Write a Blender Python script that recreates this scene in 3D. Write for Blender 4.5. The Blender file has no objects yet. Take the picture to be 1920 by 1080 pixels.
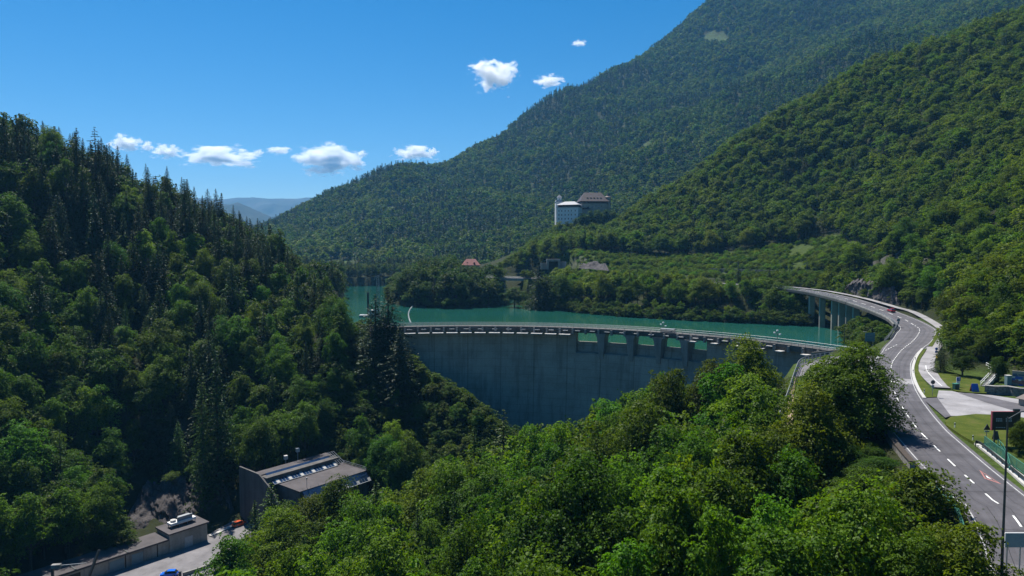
import bpy, math, random
import numpy as np
from mathutils import Vector

SC = bpy.context.scene
COL = SC.collection
RNG = np.random.default_rng(7)
random.seed(7)

# ------------------------------------------------------------------ camera
CAMZ = 34.5
FPX = 1280.0
HOR = 470.0
TH = math.atan((540 - HOR) / FPX)
cam = bpy.data.cameras.new("camera")
cam.lens = 24.0
cam.sensor_width = 36.0
cam.clip_start = 0.5
cam.clip_end = 60000
camo = bpy.data.objects.new("camera", cam)
camo.location = (0, 0, CAMZ)
camo.rotation_euler = (math.pi / 2 - TH, 0, 0)
COL.objects.link(camo)
SC.camera = camo

# ------------------------------------------------------------------ light
SUN_EL, SUN_AZ = 60.0, -30.0          # azimuth from +Y, negative = towards -X
W = bpy.data.worlds.new("World")
SC.world = W
W.use_nodes = True
nt = W.node_tree
nt.nodes.clear()
sky = nt.nodes.new("ShaderNodeTexSky")
sky.sky_type = 'NISHITA'
sky.sun_disc = False
sky.sun_elevation = math.radians(SUN_EL)
sky.sun_rotation = math.radians(SUN_AZ)
sky.altitude = 500
sky.air_density = 1.0
sky.dust_density = 0.2
sky.ozone_density = 3.0
hsv = nt.nodes.new("ShaderNodeHueSaturation")
hsv.inputs["Saturation"].default_value = 1.5
bg = nt.nodes.new("ShaderNodeBackground")
bg.inputs["Strength"].default_value = 0.058
wo = nt.nodes.new("ShaderNodeOutputWorld")
nt.links.new(sky.outputs[0], hsv.inputs["Color"])
nt.links.new(hsv.outputs[0], bg.inputs["Color"])
nt.links.new(bg.outputs[0], wo.inputs["Surface"])
sl = bpy.data.lights.new("sun", 'SUN')
sl.energy = 5.0
sl.angle = math.radians(0.53)
sl.color = (1.0, 0.95, 0.86)
so = bpy.data.objects.new("sun", sl)
e, a = math.radians(SUN_EL), math.radians(SUN_AZ)
sdir = Vector((math.sin(a) * math.cos(e), math.cos(a) * math.cos(e), math.sin(e)))
so.rotation_euler = (-sdir).to_track_quat('-Z', 'Y').to_euler()
so.location = (0, 0, 3000)
COL.objects.link(so)
SC.view_settings.view_transform = 'Standard'
SC.view_settings.look = 'None'
SC.view_settings.exposure = 0.75
SC.view_settings.gamma = 1.0
SC.render.engine = 'CYCLES'
SC.cycles.max_bounces = 6
SC.cycles.diffuse_bounces = 3
SC.cycles.glossy_bounces = 3
SC.cycles.transmission_bounces = 4
SC.cycles.volume_bounces = 6
SC.cycles.use_denoising = True
SC.cycles.caustics_reflective = False
SC.cycles.caustics_refractive = False


# ------------------------------------------------------------------ projection helpers
CT, ST = math.cos(TH), math.sin(TH)


def ray(px, py):
    dx, dy = (px - 960) / FPX, (540 - py) / FPX
    return dx, CT + dy * ST, -ST + dy * CT


def at(px, py, Y):
    d = ray(px, py)
    t = Y / d[1]
    return np.array((d[0] * t, Y, CAMZ + d[2] * t))


def onz(px, py, z):
    d = ray(px, py)
    t = (z - CAMZ) / d[2]
    return np.array((d[0] * t, d[1] * t, z))


def proj(p):
    p = np.atleast_2d(np.asarray(p, float))
    z = p[:, 2] - CAMZ
    dep = np.maximum(p[:, 1] * CT - z * ST, 0.1)
    up = p[:, 1] * ST + z * CT
    return 960 + FPX * p[:, 0] / dep, 540 - FPX * up / dep, dep


# ------------------------------------------------------------------ object helpers
def tag(o, label=None, cat=None, group=None, kind=None):
    if label: o["label"] = label
    if cat: o["category"] = cat
    if group: o["group"] = group
    if kind: o["kind"] = kind
    return o


def thing(name, label, cat, loc=(0, 0, 0), rz=0.0, group=None):
    o = bpy.data.objects.new(name, None)
    o.location = tuple(float(v) for v in loc)
    o.rotation_euler = (0, 0, rz)
    o.empty_display_size = 0.5
    COL.objects.link(o)
    return tag(o, label, cat, group)


class MB:
    def __init__(s):
        s.v, s.f, s.m = [], [], []

    def add(s, vs, fs, mi=0):
        b = len(s.v)
        s.v.extend([tuple(map(float, p)) for p in vs])
        for f in fs:
            s.f.append([i + b for i in f])
            s.m.append(mi)

    def box(s, c, size, rz=0.0, mi=0, taper=1.0):
        """c = centre of the base"""
        w, d, h = size[0] / 2, size[1] / 2, size[2]
        cs, sn = math.cos(rz), math.sin(rz)
        vs = []
        for k, t in ((0, 1.0), (h, taper)):
            for x, y in ((-w, -d), (w, -d), (w, d), (-w, d)):
                x, y = x * t, y * t
                vs.append((c[0] + x * cs - y * sn, c[1] + x * sn + y * cs, c[2] + k))
        s.add(vs, [(3, 2, 1, 0), (4, 5, 6, 7), (0, 1, 5, 4), (1, 2, 6, 5), (2, 3, 7, 6), (3, 0, 4, 7)], mi)

    def bar(s, p, q, w, h=None, mi=0):
        h = h or w
        p, q = Vector(p), Vector(q)
        d = (q - p)
        if d.length < 1e-6: return
        d.normalize()
        up = Vector((0, 0, 1)) if abs(d.z) < 0.95 else Vector((1, 0, 0))
        a = d.cross(up).normalized() * (w / 2)
        b = a.normalized().cross(d).normalized() * (h / 2)
        vs = [p - a - b, p + a - b, p + a + b, p - a + b, q - a - b, q + a - b, q + a + b, q - a + b]
        s.add(vs, [(0, 1, 2, 3), (7, 6, 5, 4), (0, 4, 5, 1), (1, 5, 6, 2), (2, 6, 7, 3), (3, 7, 4, 0)], mi)

    def tube(s, pts, rad, n=6, mi=0, cap=True):
        pts = [Vector(p) for p in pts]
        if not hasattr(rad, '__len__'): rad = [rad] * len(pts)
        rings = []
        for i, p in enumerate(pts):
            d = (pts[min(i + 1, len(pts) - 1)] - pts[max(i - 1, 0)])
            d.normalize()
            up = Vector((0, 0, 1)) if abs(d.z) < 0.9 else Vector((1, 0, 0))
            a = d.cross(up).normalized()
            b = a.cross(d).normalized()
            rings.append([p + (a * math.cos(t) + b * math.sin(t)) * rad[i] for t in [2 * math.pi * k / n for k in range(n)]])
        vs = [p for r in rings for p in r]
        fs = []
        for i in range(len(pts) - 1):
            for k in range(n):
                fs.append((i * n + k, i * n + (k + 1) % n, (i + 1) * n + (k + 1) % n, (i + 1) * n + k))
        if cap:
            fs.append(tuple(range(n))[::-1])
            fs.append(tuple((len(pts) - 1) * n + k for k in range(n)))
        s.add(vs, fs, mi)

    def poly(s, pts, h, mi=0):
        """pts: 3d ring (top), extruded down by h"""
        n = len(pts)
        vs = [tuple(p) for p in pts] + [(p[0], p[1], p[2] - h) for p in pts]
        fs = [tuple(range(n)), tuple(range(2 * n - 1, n - 1, -1))]
        for i in range(n):
            j = (i + 1) % n
            fs.append((i, n + i, n + j, j))
        s.add(vs, fs, mi)

    def sheet(s, pts, mi=0):
        s.add(pts, [tuple(range(len(pts)))], mi)

    def quad(s, a, b, c, d, mi=0):
        s.add([a, b, c, d], [(0, 1, 2, 3)], mi)

    def ribbon(s, L, R, mi=0):
        n = len(L)
        s.add(list(L) + list(R), [(i, n + i, n + i + 1, i + 1) for i in range(n - 1)], mi)

    def strip(s, L, R, h, mi=0):
        """thick ribbon: top given by L,R, down by h"""
        n = len(L)
        dn = lambda P: [(p[0], p[1], p[2] - h) for p in P]
        vs = list(L) + list(R) + dn(L) + dn(R)
        fs = []
        for i in range(n - 1):
            fs += [(i, n + i, n + i + 1, i + 1), (2 * n + i + 1, 3 * n + i + 1, 3 * n + i, 2 * n + i),
                   (i + 1, 2 * n + i + 1, 2 * n + i, i), (n + i, 3 * n + i, 3 * n + i + 1, n + i + 1)]
        fs += [(0, 2 * n, 3 * n, n), (n - 1, 2 * n - 1, 4 * n - 1, 3 * n - 1)]
        s.add(vs, fs, mi)

    def build(s, name, mats, parent=None, smooth=False, bevel=0.0):
        me = bpy.data.meshes.new(name)
        me.from_pydata(s.v, [], s.f)
        mats = mats if isinstance(mats, (list, tuple)) else [mats]
        for m in mats: me.materials.append(m)
        me.polygons.foreach_set("material_index", s.m)
        me.update()
        o = bpy.data.objects.new(name, me)
        COL.objects.link(o)
        if smooth: me.polygons.foreach_set("use_smooth", [True] * len(me.polygons))
        if parent: o.parent = parent
        if bevel:
            b = o.modifiers.new("bevel", 'BEVEL')
            b.width = bevel
            b.segments = 2
            b.limit_method = 'ANGLE'
        return o


def npmesh(name, verts, faces, mats, mi=None, smooth=False):
    """faces: (n,4) or (n,3) int array"""
    me = bpy.data.meshes.new(name)
    verts = np.asarray(verts, np.float32)
    faces = np.asarray(faces, np.int32)
    k = faces.shape[1]
    me.vertices.add(len(verts))
    me.vertices.foreach_set("co", verts.ravel())
    me.loops.add(faces.size)
    me.loops.foreach_set("vertex_index", faces.ravel())
    me.polygons.add(len(faces))
    me.polygons.foreach_set("loop_start", np.arange(0, faces.size, k, dtype=np.int32))
    me.polygons.foreach_set("loop_total", np.full(len(faces), k, np.int32))
    for m in (mats if isinstance(mats, (list, tuple)) else [mats]): me.materials.append(m)
    if mi is not None: me.polygons.foreach_set("material_index", np.asarray(mi, np.int32))
    if smooth: me.polygons.foreach_set("use_smooth", np.ones(len(faces), bool))
    me.update(calc_edges=True)
    return me


# ------------------------------------------------------------------ materials
class N:
    """tiny node-graph helper"""
    def __init__(s, name):
        s.m = bpy.data.materials.new(name)
        s.m.use_nodes = True
        s.t = s.m.node_tree
        s.t.nodes.clear()
        s.out = s.t.nodes.new("ShaderNodeOutputMaterial")

    def n(s, typ, **kw):
        nd = s.t.nodes.new("ShaderNode" + typ)
        for k, v in kw.items():
            if k.startswith("_"): setattr(nd, k[1:], v)
            else: nd.inputs[k.replace("__", " ")].default_value = v
        return nd

    def l(s, a, b): s.t.links.new(a, b)

    def noise(s, scale, detail=4, rough=0.55, coord=None, stretch=None):
        tc = s.n("TexCoord")
        src = tc.outputs["Object"]
        if coord is None:
            g = s.n("NewGeometry")
            src = g.outputs["Position"]
        if stretch:
            mp = s.n("Mapping")
            mp.inputs["Scale"].default_value = stretch
            s.l(src, mp.inputs["Vector"])
            src = mp.outputs[0]
        nz = s.n("TexNoise", Scale=scale, Detail=detail, Roughness=rough)
        s.l(src, nz.inputs["Vector"])
        return nz.outputs["Fac"]

    def ramp(s, fac, stops):
        r = s.n("ValToRGB")
        el = r.color_ramp.elements
        while len(el) < len(stops): el.new(0.5)
        for e_, (p, c) in zip(el, stops):
            e_.position = p
            e_.color = tuple(c) + (1,) if len(c) == 3 else c
        s.l(fac, r.inputs[0])
        return r.outputs[0]

    def mix(s, fac, a, b, mode='MIX'):
        m = s.n("MixRGB", _blend_type=mode)
        for sock, v in ((m.inputs[0], fac), (m.inputs[1], a), (m.inputs[2], b)):
            if hasattr(v, "node"): s.l(v, sock)
            elif isinstance(v, (int, float)): sock.default_value = v
            else: sock.default_value = tuple(v) + (1,) if len(v) == 3 else v
        return m.outputs[0]

    def finish(s, col, rough=0.8, bump=None, bstr=0.4, bdist=0.1, spec=0.3, metal=0.0):
        p = s.n("BsdfPrincipled", Roughness=rough)
        p.inputs["Specular IOR Level"].default_value = spec
        p.inputs["Metallic"].default_value = metal
        if hasattr(col, "node"): s.l(col, p.inputs["Base Color"])
        else: p.inputs["Base Color"].default_value = tuple(col) + (1,)
        if bump is not None:
            b = s.n("Bump", Strength=bstr, Distance=bdist)
            s.l(bump, b.inputs["Height"])
            s.l(b.outputs[0], p.inputs["Normal"])
        s.l(p.outputs[0], s.out.inputs[0])
        s.p = p
        return s.m


def plain(name, col, rough=0.6, var=0.15, scale=1.5, metal=0.0, spec=0.4, bump=0.0):
    n = N(name)
    f = n.noise(scale, 5, 0.6)
    lo = [c * (1 - var) for c in col]
    hi = [min(1, c * (1 + var)) for c in col]
    c = n.ramp(f, [(0.3, lo), (0.7, hi)])
    return n.finish(c, rough, f if bump else None, bump, 0.05, spec, metal)


def concrete(name, col, joints=None, streak=0.5, dark=0.45):
    n = N(name)
    f1 = n.noise(0.12, 6, 0.6)
    f2 = n.noise(2.2, 5, 0.6)
    f3 = n.noise(0.55, 5, 0.65, stretch=(1, 1, 0.06))
    c = n.ramp(f1, [(0.3, [v * 0.72 for v in col]), (0.7, [v * 1.12 for v in col])])
    c = n.mix(0.5, c, n.ramp(f2, [(0.25, (0.6,) * 3), (0.75, (1.15,) * 3)]), 'MULTIPLY')
    c = n.mix(streak, c, n.ramp(f3, [(0.38, (dark,) * 3), (0.58, (1.0,) * 3)]), 'MULTIPLY')
    if joints:
        g = n.n("NewGeometry")
        sep = n.n("SeparateXYZ")
        n.l(g.outputs["Position"], sep.inputs[0])
        md = n.n("Math", _operation='FRACT')
        ml = n.n("Math", _operation='MULTIPLY')
        ml.inputs[1].default_value = 1.0 / joints
        n.l(sep.outputs["Z"], ml.inputs[0])
        n.l(ml.outputs[0], md.inputs[0])
        c = n.mix(0.5, c, n.ramp(md.outputs[0], [(0.0, (0.55,) * 3), (0.08, (1,) * 3)]), 'MULTIPLY')
    return n.finish(c, 0.9, f2, 0.3, 0.05, 0.2)


def dam_concrete_mat():
    n = N("dam_concrete")
    g = n.n("NewGeometry"); sep = n.n("SeparateXYZ"); n.l(g.outputs["Position"], sep.inputs[0])
    def m(op, a_, b_=None):
        nd = n.n("Math", _operation=op)
        for k, v in enumerate((a_, b_)):
            if v is None: continue
            if hasattr(v, "node"): n.l(v, nd.inputs[k])
            else: nd.inputs[k].default_value = v
        return nd.outputs[0]
    angn = m('ARCTAN2', m('SUBTRACT', sep.outputs["Y"], float(DC[1])), m('SUBTRACT', sep.outputs["X"], float(DC[0])))
    arcl = m('MULTIPLY', angn, float(DR))
    f1 = n.noise(0.07, 6, 0.6); f2 = n.noise(1.6, 6, 0.65); f3 = n.noise(0.5, 6, 0.7, stretch=(1, 1, .05)); f4 = n.noise(.16, 4, .6, stretch=(.6, .6, 1.4))
    col = n.ramp(f1, [(0.3, (0.32, 0.285, 0.24)), (0.7, (0.45, 0.40, 0.34))])
    col = n.mix(.45, col, n.ramp(f2, [(.25, (.6,) * 3), (.75, (1.2,) * 3)]), 'MULTIPLY')
    col = n.mix(.5, col, n.ramp(f3, [(.36, (.42,) * 3), (.5, (1,) * 3)]), 'MULTIPLY')
    col = n.mix(.3, col, n.ramp(f4, [(.40, (.5, .52, .5)), (.52, (1,) * 3)]), 'MULTIPLY')
    v1 = m('FRACT', m('DIVIDE', arcl, 14.0)); v2 = m('FRACT', m('DIVIDE', arcl, 3.5)); h1 = m('FRACT', m('DIVIDE', sep.outputs["Z"], 3.0)); h2 = m('FRACT', m('DIVIDE', sep.outputs["Z"], .75))
    for q, w_, st, am in ((v1, .03, .3, .8), (v2, .04, .75, .5), (h1, .07, .45, .65), (h2, .12, .8, .4)):
        col = n.mix(am, col, n.ramp(q, [(0, (st,) * 3), (w_, (1,) * 3)]), 'MULTIPLY')
    return n.finish(col, .9, f2, .4, .06, .2)


def leafmat(name, c1, c2, trans=0.35, vary=0.35):
    n = N(name)
    oi = n.n("ObjectInfo")
    g = n.n("NewGeometry")
    base = n.ramp(g.outputs["Random Per Island"], [(0.0, c1), (1.0, c2)])
    base = n.mix(1.0, base, oi.outputs["Color"], 'MULTIPLY')
    br = n.n("MapRange")
    br.inputs[3].default_value = 1 - vary
    br.inputs[4].default_value = 1 + vary
    n.l(oi.outputs["Random"], br.inputs[0])
    h = n.n("HueSaturation")
    hm = n.n("MapRange")
    hm.inputs[3].default_value = 0.484
    hm.inputs[4].default_value = 0.525
    ml = n.n("Math", _operation='MULTIPLY')
    ml.inputs[1].default_value = 7.31
    fr = n.n("Math", _operation='FRACT')
    n.l(oi.outputs["Random"], ml.inputs[0])
    n.l(ml.outputs[0], fr.inputs[0])
    n.l(fr.outputs[0], hm.inputs[0])
    n.l(hm.outputs[0], h.inputs["Hue"])
    n.l(br.outputs[0], h.inputs["Value"])
    n.l(base, h.inputs["Color"])
    p = n.n("BsdfPrincipled", Roughness=0.55)
    p.inputs["Specular IOR Level"].default_value = 0.16
    n.l(h.outputs[0], p.inputs["Base Color"])
    t = n.n("BsdfTranslucent")
    tc = n.mix(1.0, h.outputs[0], (1.35, 1.25, 0.5), 'MULTIPLY')
    n.l(tc, t.inputs["Color"])
    mx = n.n("MixShader")
    mx.inputs[0].default_value = trans
    n.l(p.outputs[0], mx.inputs[1])
    n.l(t.outputs[0], mx.inputs[2])
    n.l(mx.outputs[0], n.out.inputs[0])
    return n.m


M = {}
M['leaf'] = leafmat("broadleaf_foliage", (0.022, 0.048, 0.004), (0.082, 0.128, 0.008), 0.46, 0.30)
M['needle'] = leafmat("conifer_needles", (0.014, 0.034, 0.012), (0.036, 0.066, 0.018), 0.22, 0.25)
M['bark'] = plain("bark", (0.075, 0.06, 0.045), 0.95, 0.4, 4.0, spec=0.1, bump=0.5)
M['concrete'] = concrete("weathered_concrete", (0.33, 0.32, 0.30))
M['dam'] = concrete("dam_concrete", (0.24, 0.24, 0.235), joints=3.0, streak=0.42)
M['deckconc'] = concrete("deck_concrete", (0.13, 0.128, 0.122), streak=0.4)
M['palewall'] = concrete("pale_panel_concrete", (0.40, 0.37, 0.32), streak=0.4)
M['powerconc'] = concrete("dark_powerhouse_concrete", (0.135, 0.128, 0.125))  # shade on the powerhouse walls is put into a darker concrete colour
M['pale'] = plain("pale_concrete", (0.44, 0.43, 0.41), 0.85, 0.15)
M['white'] = plain("white_paint", (0.75, 0.75, 0.74), 0.5, 0.08)
M['roadpaint'] = plain("worn_road_paint", (0.70, 0.70, 0.68), 0.7, 0.22, 2.5)
M['redpaint'] = plain("red_road_paint", (0.33, 0.14, 0.125), 0.8, 0.45, 4.0)
M['steel'] = plain("galvanised_steel", (0.24, 0.26, 0.28), 0.5, 0.12, 2.0, metal=0.3)
M['darksteel'] = plain("dark_painted_steel", (0.035, 0.045, 0.05), 0.5, 0.2)
M['green'] = plain("green_painted_steel", (0.05, 0.20, 0.15), 0.5, 0.2)
M['black'] = plain("black_rubber", (0.015, 0.015, 0.016), 0.7, 0.2)
M['red'] = plain("red_car_paint", (0.42, 0.02, 0.03), 0.25, 0.05, spec=0.6)
M['blue'] = plain("blue_car_paint", (0.01, 0.13, 0.62), 0.22, 0.05, spec=0.6)
M['orange'] = plain("orange_car_paint", (0.60, 0.09, 0.02), 0.3, 0.05, spec=0.6)
M['glass'] = plain("dark_glass", (0.02, 0.03, 0.04), 0.08, 0.1, spec=0.8)
M['lamp'] = plain("lamp_lens", (0.75, 0.75, 0.7), 0.2, 0.05)
M['tail'] = plain("tail_lens", (0.35, 0.01, 0.01), 0.2, 0.05)
M['brownroof'] = plain("brown_shingle", (0.055, 0.036, 0.036), 0.6, 0.25, 0.8)
M['greyroof'] = plain("grey_slate", (0.30, 0.30, 0.32), 0.45, 0.15, 0.8)
M['redroof'] = plain("red_roof_tile", (0.25, 0.085, 0.07), 0.75, 0.25, 1.0)
M['plaster'] = plain("pale_plaster", (0.62, 0.64, 0.64), 0.85, 0.1, 0.4)
M['beige'] = plain("beige_plaster", (0.30, 0.27, 0.23), 0.9, 0.15, 0.4)
M['wood'] = plain("dark_timber", (0.05, 0.038, 0.03), 0.8, 0.3, 2.0)
M['bluesign'] = plain("blue_sign", (0.02, 0.10, 0.42), 0.4, 0.05)
M['bluepanel'] = plain("blue_glass_panel", (0.05, 0.12, 0.22), 0.25, 0.15, spec=0.6)
M['teal'] = plain("teal_sign", (0.04, 0.17, 0.22), 0.4, 0.1)
M['signback'] = plain("sign_back_grey", (0.16, 0.24, 0.27), 0.5, 0.1)
M['binsteel'] = plain("dark_green_bin", (0.02, 0.07, 0.06), 0.5, 0.2)
M['poster'] = plain("black_poster", (0.012, 0.016, 0.022), 0.4, 0.4, 1.2)
M['posteredge'] = plain("red_board_edge", (0.30, 0.07, 0.09), 0.6, 0.1)
M['postertext'] = plain("pale_lettering", (0.35, 0.38, 0.40), 0.6, 0.1)
M['yellow'] = plain("yellow_paint", (0.65, 0.42, 0.03), 0.6, 0.1)
M['stone'] = plain("dry_stone", (0.20, 0.19, 0.18), 0.95, 0.5, 2.5, spec=0.1, bump=1.0)
M['solar'] = plain("skylight_glass", (0.015, 0.03, 0.07), 0.12, 0.2, spec=0.8)


def mk_asphalt(name, col):
    n = N(name)
    f = n.noise(0.25, 5, 0.6)
    f2 = n.noise(18.0, 3, 0.7)
    f3 = n.noise(0.9, 6, 0.7)
    c = n.ramp(f, [(0.3, [v * 0.70 for v in col]), (0.7, [v * 1.22 for v in col])])
    c = n.mix(0.5, c, n.ramp(f2, [(0.2, (0.75,) * 3), (0.8, (1.2,) * 3)]), 'MULTIPLY')
    c = n.mix(0.4, c, n.ramp(f3, [(0.36, (0.6,) * 3), (0.42, (1,) * 3)]), 'MULTIPLY')
    return n.finish(c, 0.85, f2, 0.3, 0.02, 0.25)


M['asphalt'] = mk_asphalt("road_asphalt", (0.11, 0.105, 0.116))
M['patch'] = mk_asphalt("dark_asphalt_patch", (0.085, 0.081, 0.09))
M['pathpave'] = mk_asphalt("pale_path_paving", (0.28, 0.27, 0.28))
M['yardpave'] = mk_asphalt("yard_paving", (0.17, 0.162, 0.17))
M['gravelroof'] = mk_asphalt("gravel_roof", (0.085, 0.076, 0.08))  # tree shade over the powerhouse roofs is put into this darker gravel colour


def mk_grass():
    n = N("lawn_grass")
    f = n.noise(0.35, 6, 0.65)
    f2 = n.noise(6.0, 4, 0.7)
    c = n.ramp(f, [(0.3, (0.045, 0.068, 0.010)), (0.55, (0.075, 0.098, 0.014)), (0.75, (0.13, 0.115, 0.042))])
    c = n.mix(0.6, c, n.ramp(f2, [(0.25, (0.55,) * 3), (0.75, (1.3,) * 3)]), 'MULTIPLY')
    return n.finish(c, 0.9, f2, 0.8, 0.15, 0.1)


M['grass'] = mk_grass()


def mk_ground(name, rocky=(0.15, 0.14, 0.14), sc=1.0, mead=(0.055, 0.085, 0.018)):
    n = N(name)
    at_ = n.n("Attribute", _attribute_name="meadow")
    f = n.noise(0.06 * sc, 6, 0.65)
    f2 = n.noise(0.6 * sc, 6, 0.7)
    forest = n.ramp(f, [(0.3, (0.018, 0.022, 0.010)), (0.7, (0.035, 0.042, 0.016))])
    mcol = n.ramp(f2, [(0.3, [v * 0.55 for v in mead]), (0.7, [v * 1.3 for v in mead])])
    rock = n.ramp(f2, [(0.3, [v * 0.45 for v in rocky]), (0.65, [v * 1.3 for v in rocky])])
    c = n.mix(at_.outputs["Fac"], forest, mcol)
    at2 = n.n("Attribute", _attribute_name="rock")
    c = n.mix(at2.outputs["Fac"], c, rock)
    return n.finish(c, 0.95, f2, 1.0, 0.6, 0.1)


M['ground'] = mk_ground("forest_floor")
M['mount'] = mk_ground("mountain_ground", sc=0.25, rocky=(0.26, 0.25, 0.25), mead=(0.06, 0.09, 0.028))


def mk_rock():
    n = N("cliff_rock")
    f = n.noise(0.35, 8, 0.7)
    f2 = n.noise(2.0, 6, 0.7)
    vo = n.n("TexVoronoi", Scale=0.55)
    vo.feature = 'DISTANCE_TO_EDGE'
    g = n.n("NewGeometry")
    n.l(g.outputs["Position"], vo.inputs["Vector"])
    c = n.ramp(f, [(0.3, (0.05, 0.045, 0.046)), (0.55, (0.11, 0.10, 0.102)), (0.75, (0.17, 0.155, 0.155))])
    c = n.mix(0.7, c, n.ramp(f2, [(0.25, (0.5,) * 3), (0.75, (1.25,) * 3)]), 'MULTIPLY')
    c = n.mix(0.5, c, n.ramp(vo.outputs["Distance"], [(0.0, (0.4,) * 3), (0.06, (1,) * 3)]), 'MULTIPLY')
    return n.finish(c, 0.95, f2, 1.0, 0.4, 0.15)


M['rock'] = mk_rock()


def mk_water():
    n = N("lake_water")
    f = n.noise(0.8, 4, 0.6, stretch=(0.22, 1.0, 1))
    f2 = n.noise(0.012, 3, 0.5)
    c = n.ramp(f2, [(0.35, (0.013, 0.078, 0.050)), (0.65, (0.012, 0.088, 0.078))])
    m = n.finish(c, 0.02, f, 0.14, 0.3, 0.5)
    n.p.inputs["IOR"].default_value = 1.33
    return m


M['water'] = mk_water()


# ------------------------------------------------------------------ polylines of the roads
def smooth(P, step=2.0):
    P = np.asarray(P, float)
    out = []
    n = len(P)
    for i in range(n - 1):
        p0, p1, p2, p3 = P[max(i - 1, 0)], P[i], P[i + 1], P[min(i + 2, n - 1)]
        k = max(2, int(np.linalg.norm(p2 - p1) / step))
        for j in range(k):
            t = j / k
            out.append(0.5 * ((2 * p1) + (p2 - p0) * t + (2 * p0 - 5 * p1 + 4 * p2 - p3) * t * t + (3 * p1 - p0 - 3 * p2 + p3) * t ** 3))
    out.append(P[-1])
    return np.array(out)


def offset(P, d):
    T = np.gradient(P, axis=0)
    T[:, 2] = 0
    T /= np.linalg.norm(T, axis=1)[:, None] + 1e-9
    Nn = np.stack([T[:, 1], -T[:, 0], 0 * T[:, 0]], 1)     # to the right of travel
    d = np.asarray(d, float)
    return P + Nn * (d[:, None] if d.ndim else d)


RZ_Y = [0, 200, 232, 245, 260, 283, 303, 319, 333, 352, 385, 900]
RZ_Z = [5, 5.1, 6.0, 7.3, 8.5, 10.8, 12.7, 13.8, 14.7, 15.5, 16, 16]


def roadz(Y): return float(np.interp(Y, RZ_Y, RZ_Z))


def onroad(px, py, dz=0.0):
    z = 5.0
    for _ in range(30):
        p = onz(px, py, z + dz)
        z = 0.5 * z + 0.5 * roadz(p[1])
    return onz(px, py, z + dz)


road_px = [(1912, 983), (1864, 940), (1825, 905), (1792, 875), (1765, 849), (1742, 826), (1722, 806), (1708, 788), (1697, 772), (1688, 757),
           (1681, 744), (1673, 723), (1670, 700), (1673, 680), (1681, 668), (1691, 656), (1702, 647), (1712, 639), (1722, 626),
           (1724, 617), (1714, 609.5)]
R0 = [onroad(*p) for p in road_px]
ROADP = [(22, 5, 5), (35, 35, 5)] + R0 + [(150, 262, 8.6), (151, 283, 10.8), (150.5, 303, 12.7), (149, 319, 13.8), (145, 335, 14.8), (137, 354, 15.5),
         (118, 388, 16), (85, 424, 16), (45, 450, 16), (5, 464, 16), (-24, 479, 16)]
ROAD = smooth(ROADP)
for p in ROAD:
    pass
path_px = [(1770, 727), (1757, 716), (1746, 705), (1738, 695), (1736, 685), (1737, 674), (1743, 662), (1752, 650), (1759, 640), (1765, 628), (1765, 615)]
PATH = [onroad(*p) for p in path_px]
NOTE_path_end = PATH[-1]
PATH = smooth(PATH + [(161.5, 272, 9.6), (160.5, 285, 11), (159.5, 303, 12.7), (158, 319, 13.8), (154, 337, 14.9), (146, 357, 15.6)])
RAIL = smooth([(240, 350, 19), (205, 385, 19), (165, 440, 19), (115, 482, 20), (75, 502, 20.5), (34, 528, 21)])

# dam crest: circle through points of the crest line
crest_px = [(755, 607), (860, 604.5), (960, 604), (1075, 609), (1180, 614), (1300, 621), (1430, 630), (1590, 652)]
CZ = 5.0
WZ = -1.6
cp = np.array([onz(x, y, CZ)[:2] for x, y in crest_px])
A_ = np.c_[2 * cp, np.ones(len(cp))]
sol = np.linalg.lstsq(A_, (cp ** 2).sum(1), rcond=None)[0]
DC = sol[:2]
DR = math.sqrt(sol[2] + (DC ** 2).sum())
DA0 = math.atan2(cp[0, 1] - DC[1], cp[0, 0] - DC[0])
DA1 = math.atan2(cp[-1, 1] - DC[1], cp[-1, 0] - DC[0])
print("dam", DC, DR, math.degrees(DA0), math.degrees(DA1), cp[0], cp[-1])


def dpt(ang, r, z): return (DC[0] + r * math.cos(ang), DC[1] + r * math.sin(ang), z)


def px_ang(px, r=None):
    """angle on the dam arc that projects on column px"""
    best, ba = 1e9, 0
    for k in range(2001):
        g = DA0 + (DA1 - DA0) * (k / 2000 * 1.2 - 0.1)
        x, y, _ = proj([dpt(g, r or DR, CZ)])
        if abs(x[0] - px) < best: best, ba = abs(x[0] - px), g
    return ba


# ------------------------------------------------------------------ near terrain
LAKE = np.array([(-40, 272), (-62, 292), (-78, 305), (-102, 400), (-172, 690), (-128, 708), (-118, 690), (-92, 505), (-82, 468), (-68, 442), (-40, 424), (-20, 432),
                 (-8, 450), (-3, 520), (9, 520), (7, 455), (14, 432), (30, 408), (67, 368), (105, 345), (143, 326), (152, 326), (156, 300),
                 (146, 288), (132, 272), (126, 255), (120, 236), (112, 222), (100, 205), (70, 240), (30, 268)], float)


def inpoly(x, y, P):
    x, y = np.asarray(x, float), np.asarray(y, float)
    c = np.zeros(x.shape, bool)
    n = len(P)
    for i in range(n):
        x0, y0 = P[i][0], P[i][1]
        x1, y1 = P[(i + 1) % n][0], P[(i + 1) % n][1]
        cond = (y0 > y) != (y1 > y)
        with np.errstate(divide='ignore', invalid='ignore'):
            c ^= cond & (x < (x1 - x0) * (y - y0) / (y1 - y0 + 1e-12) + x0)
    return c


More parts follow.
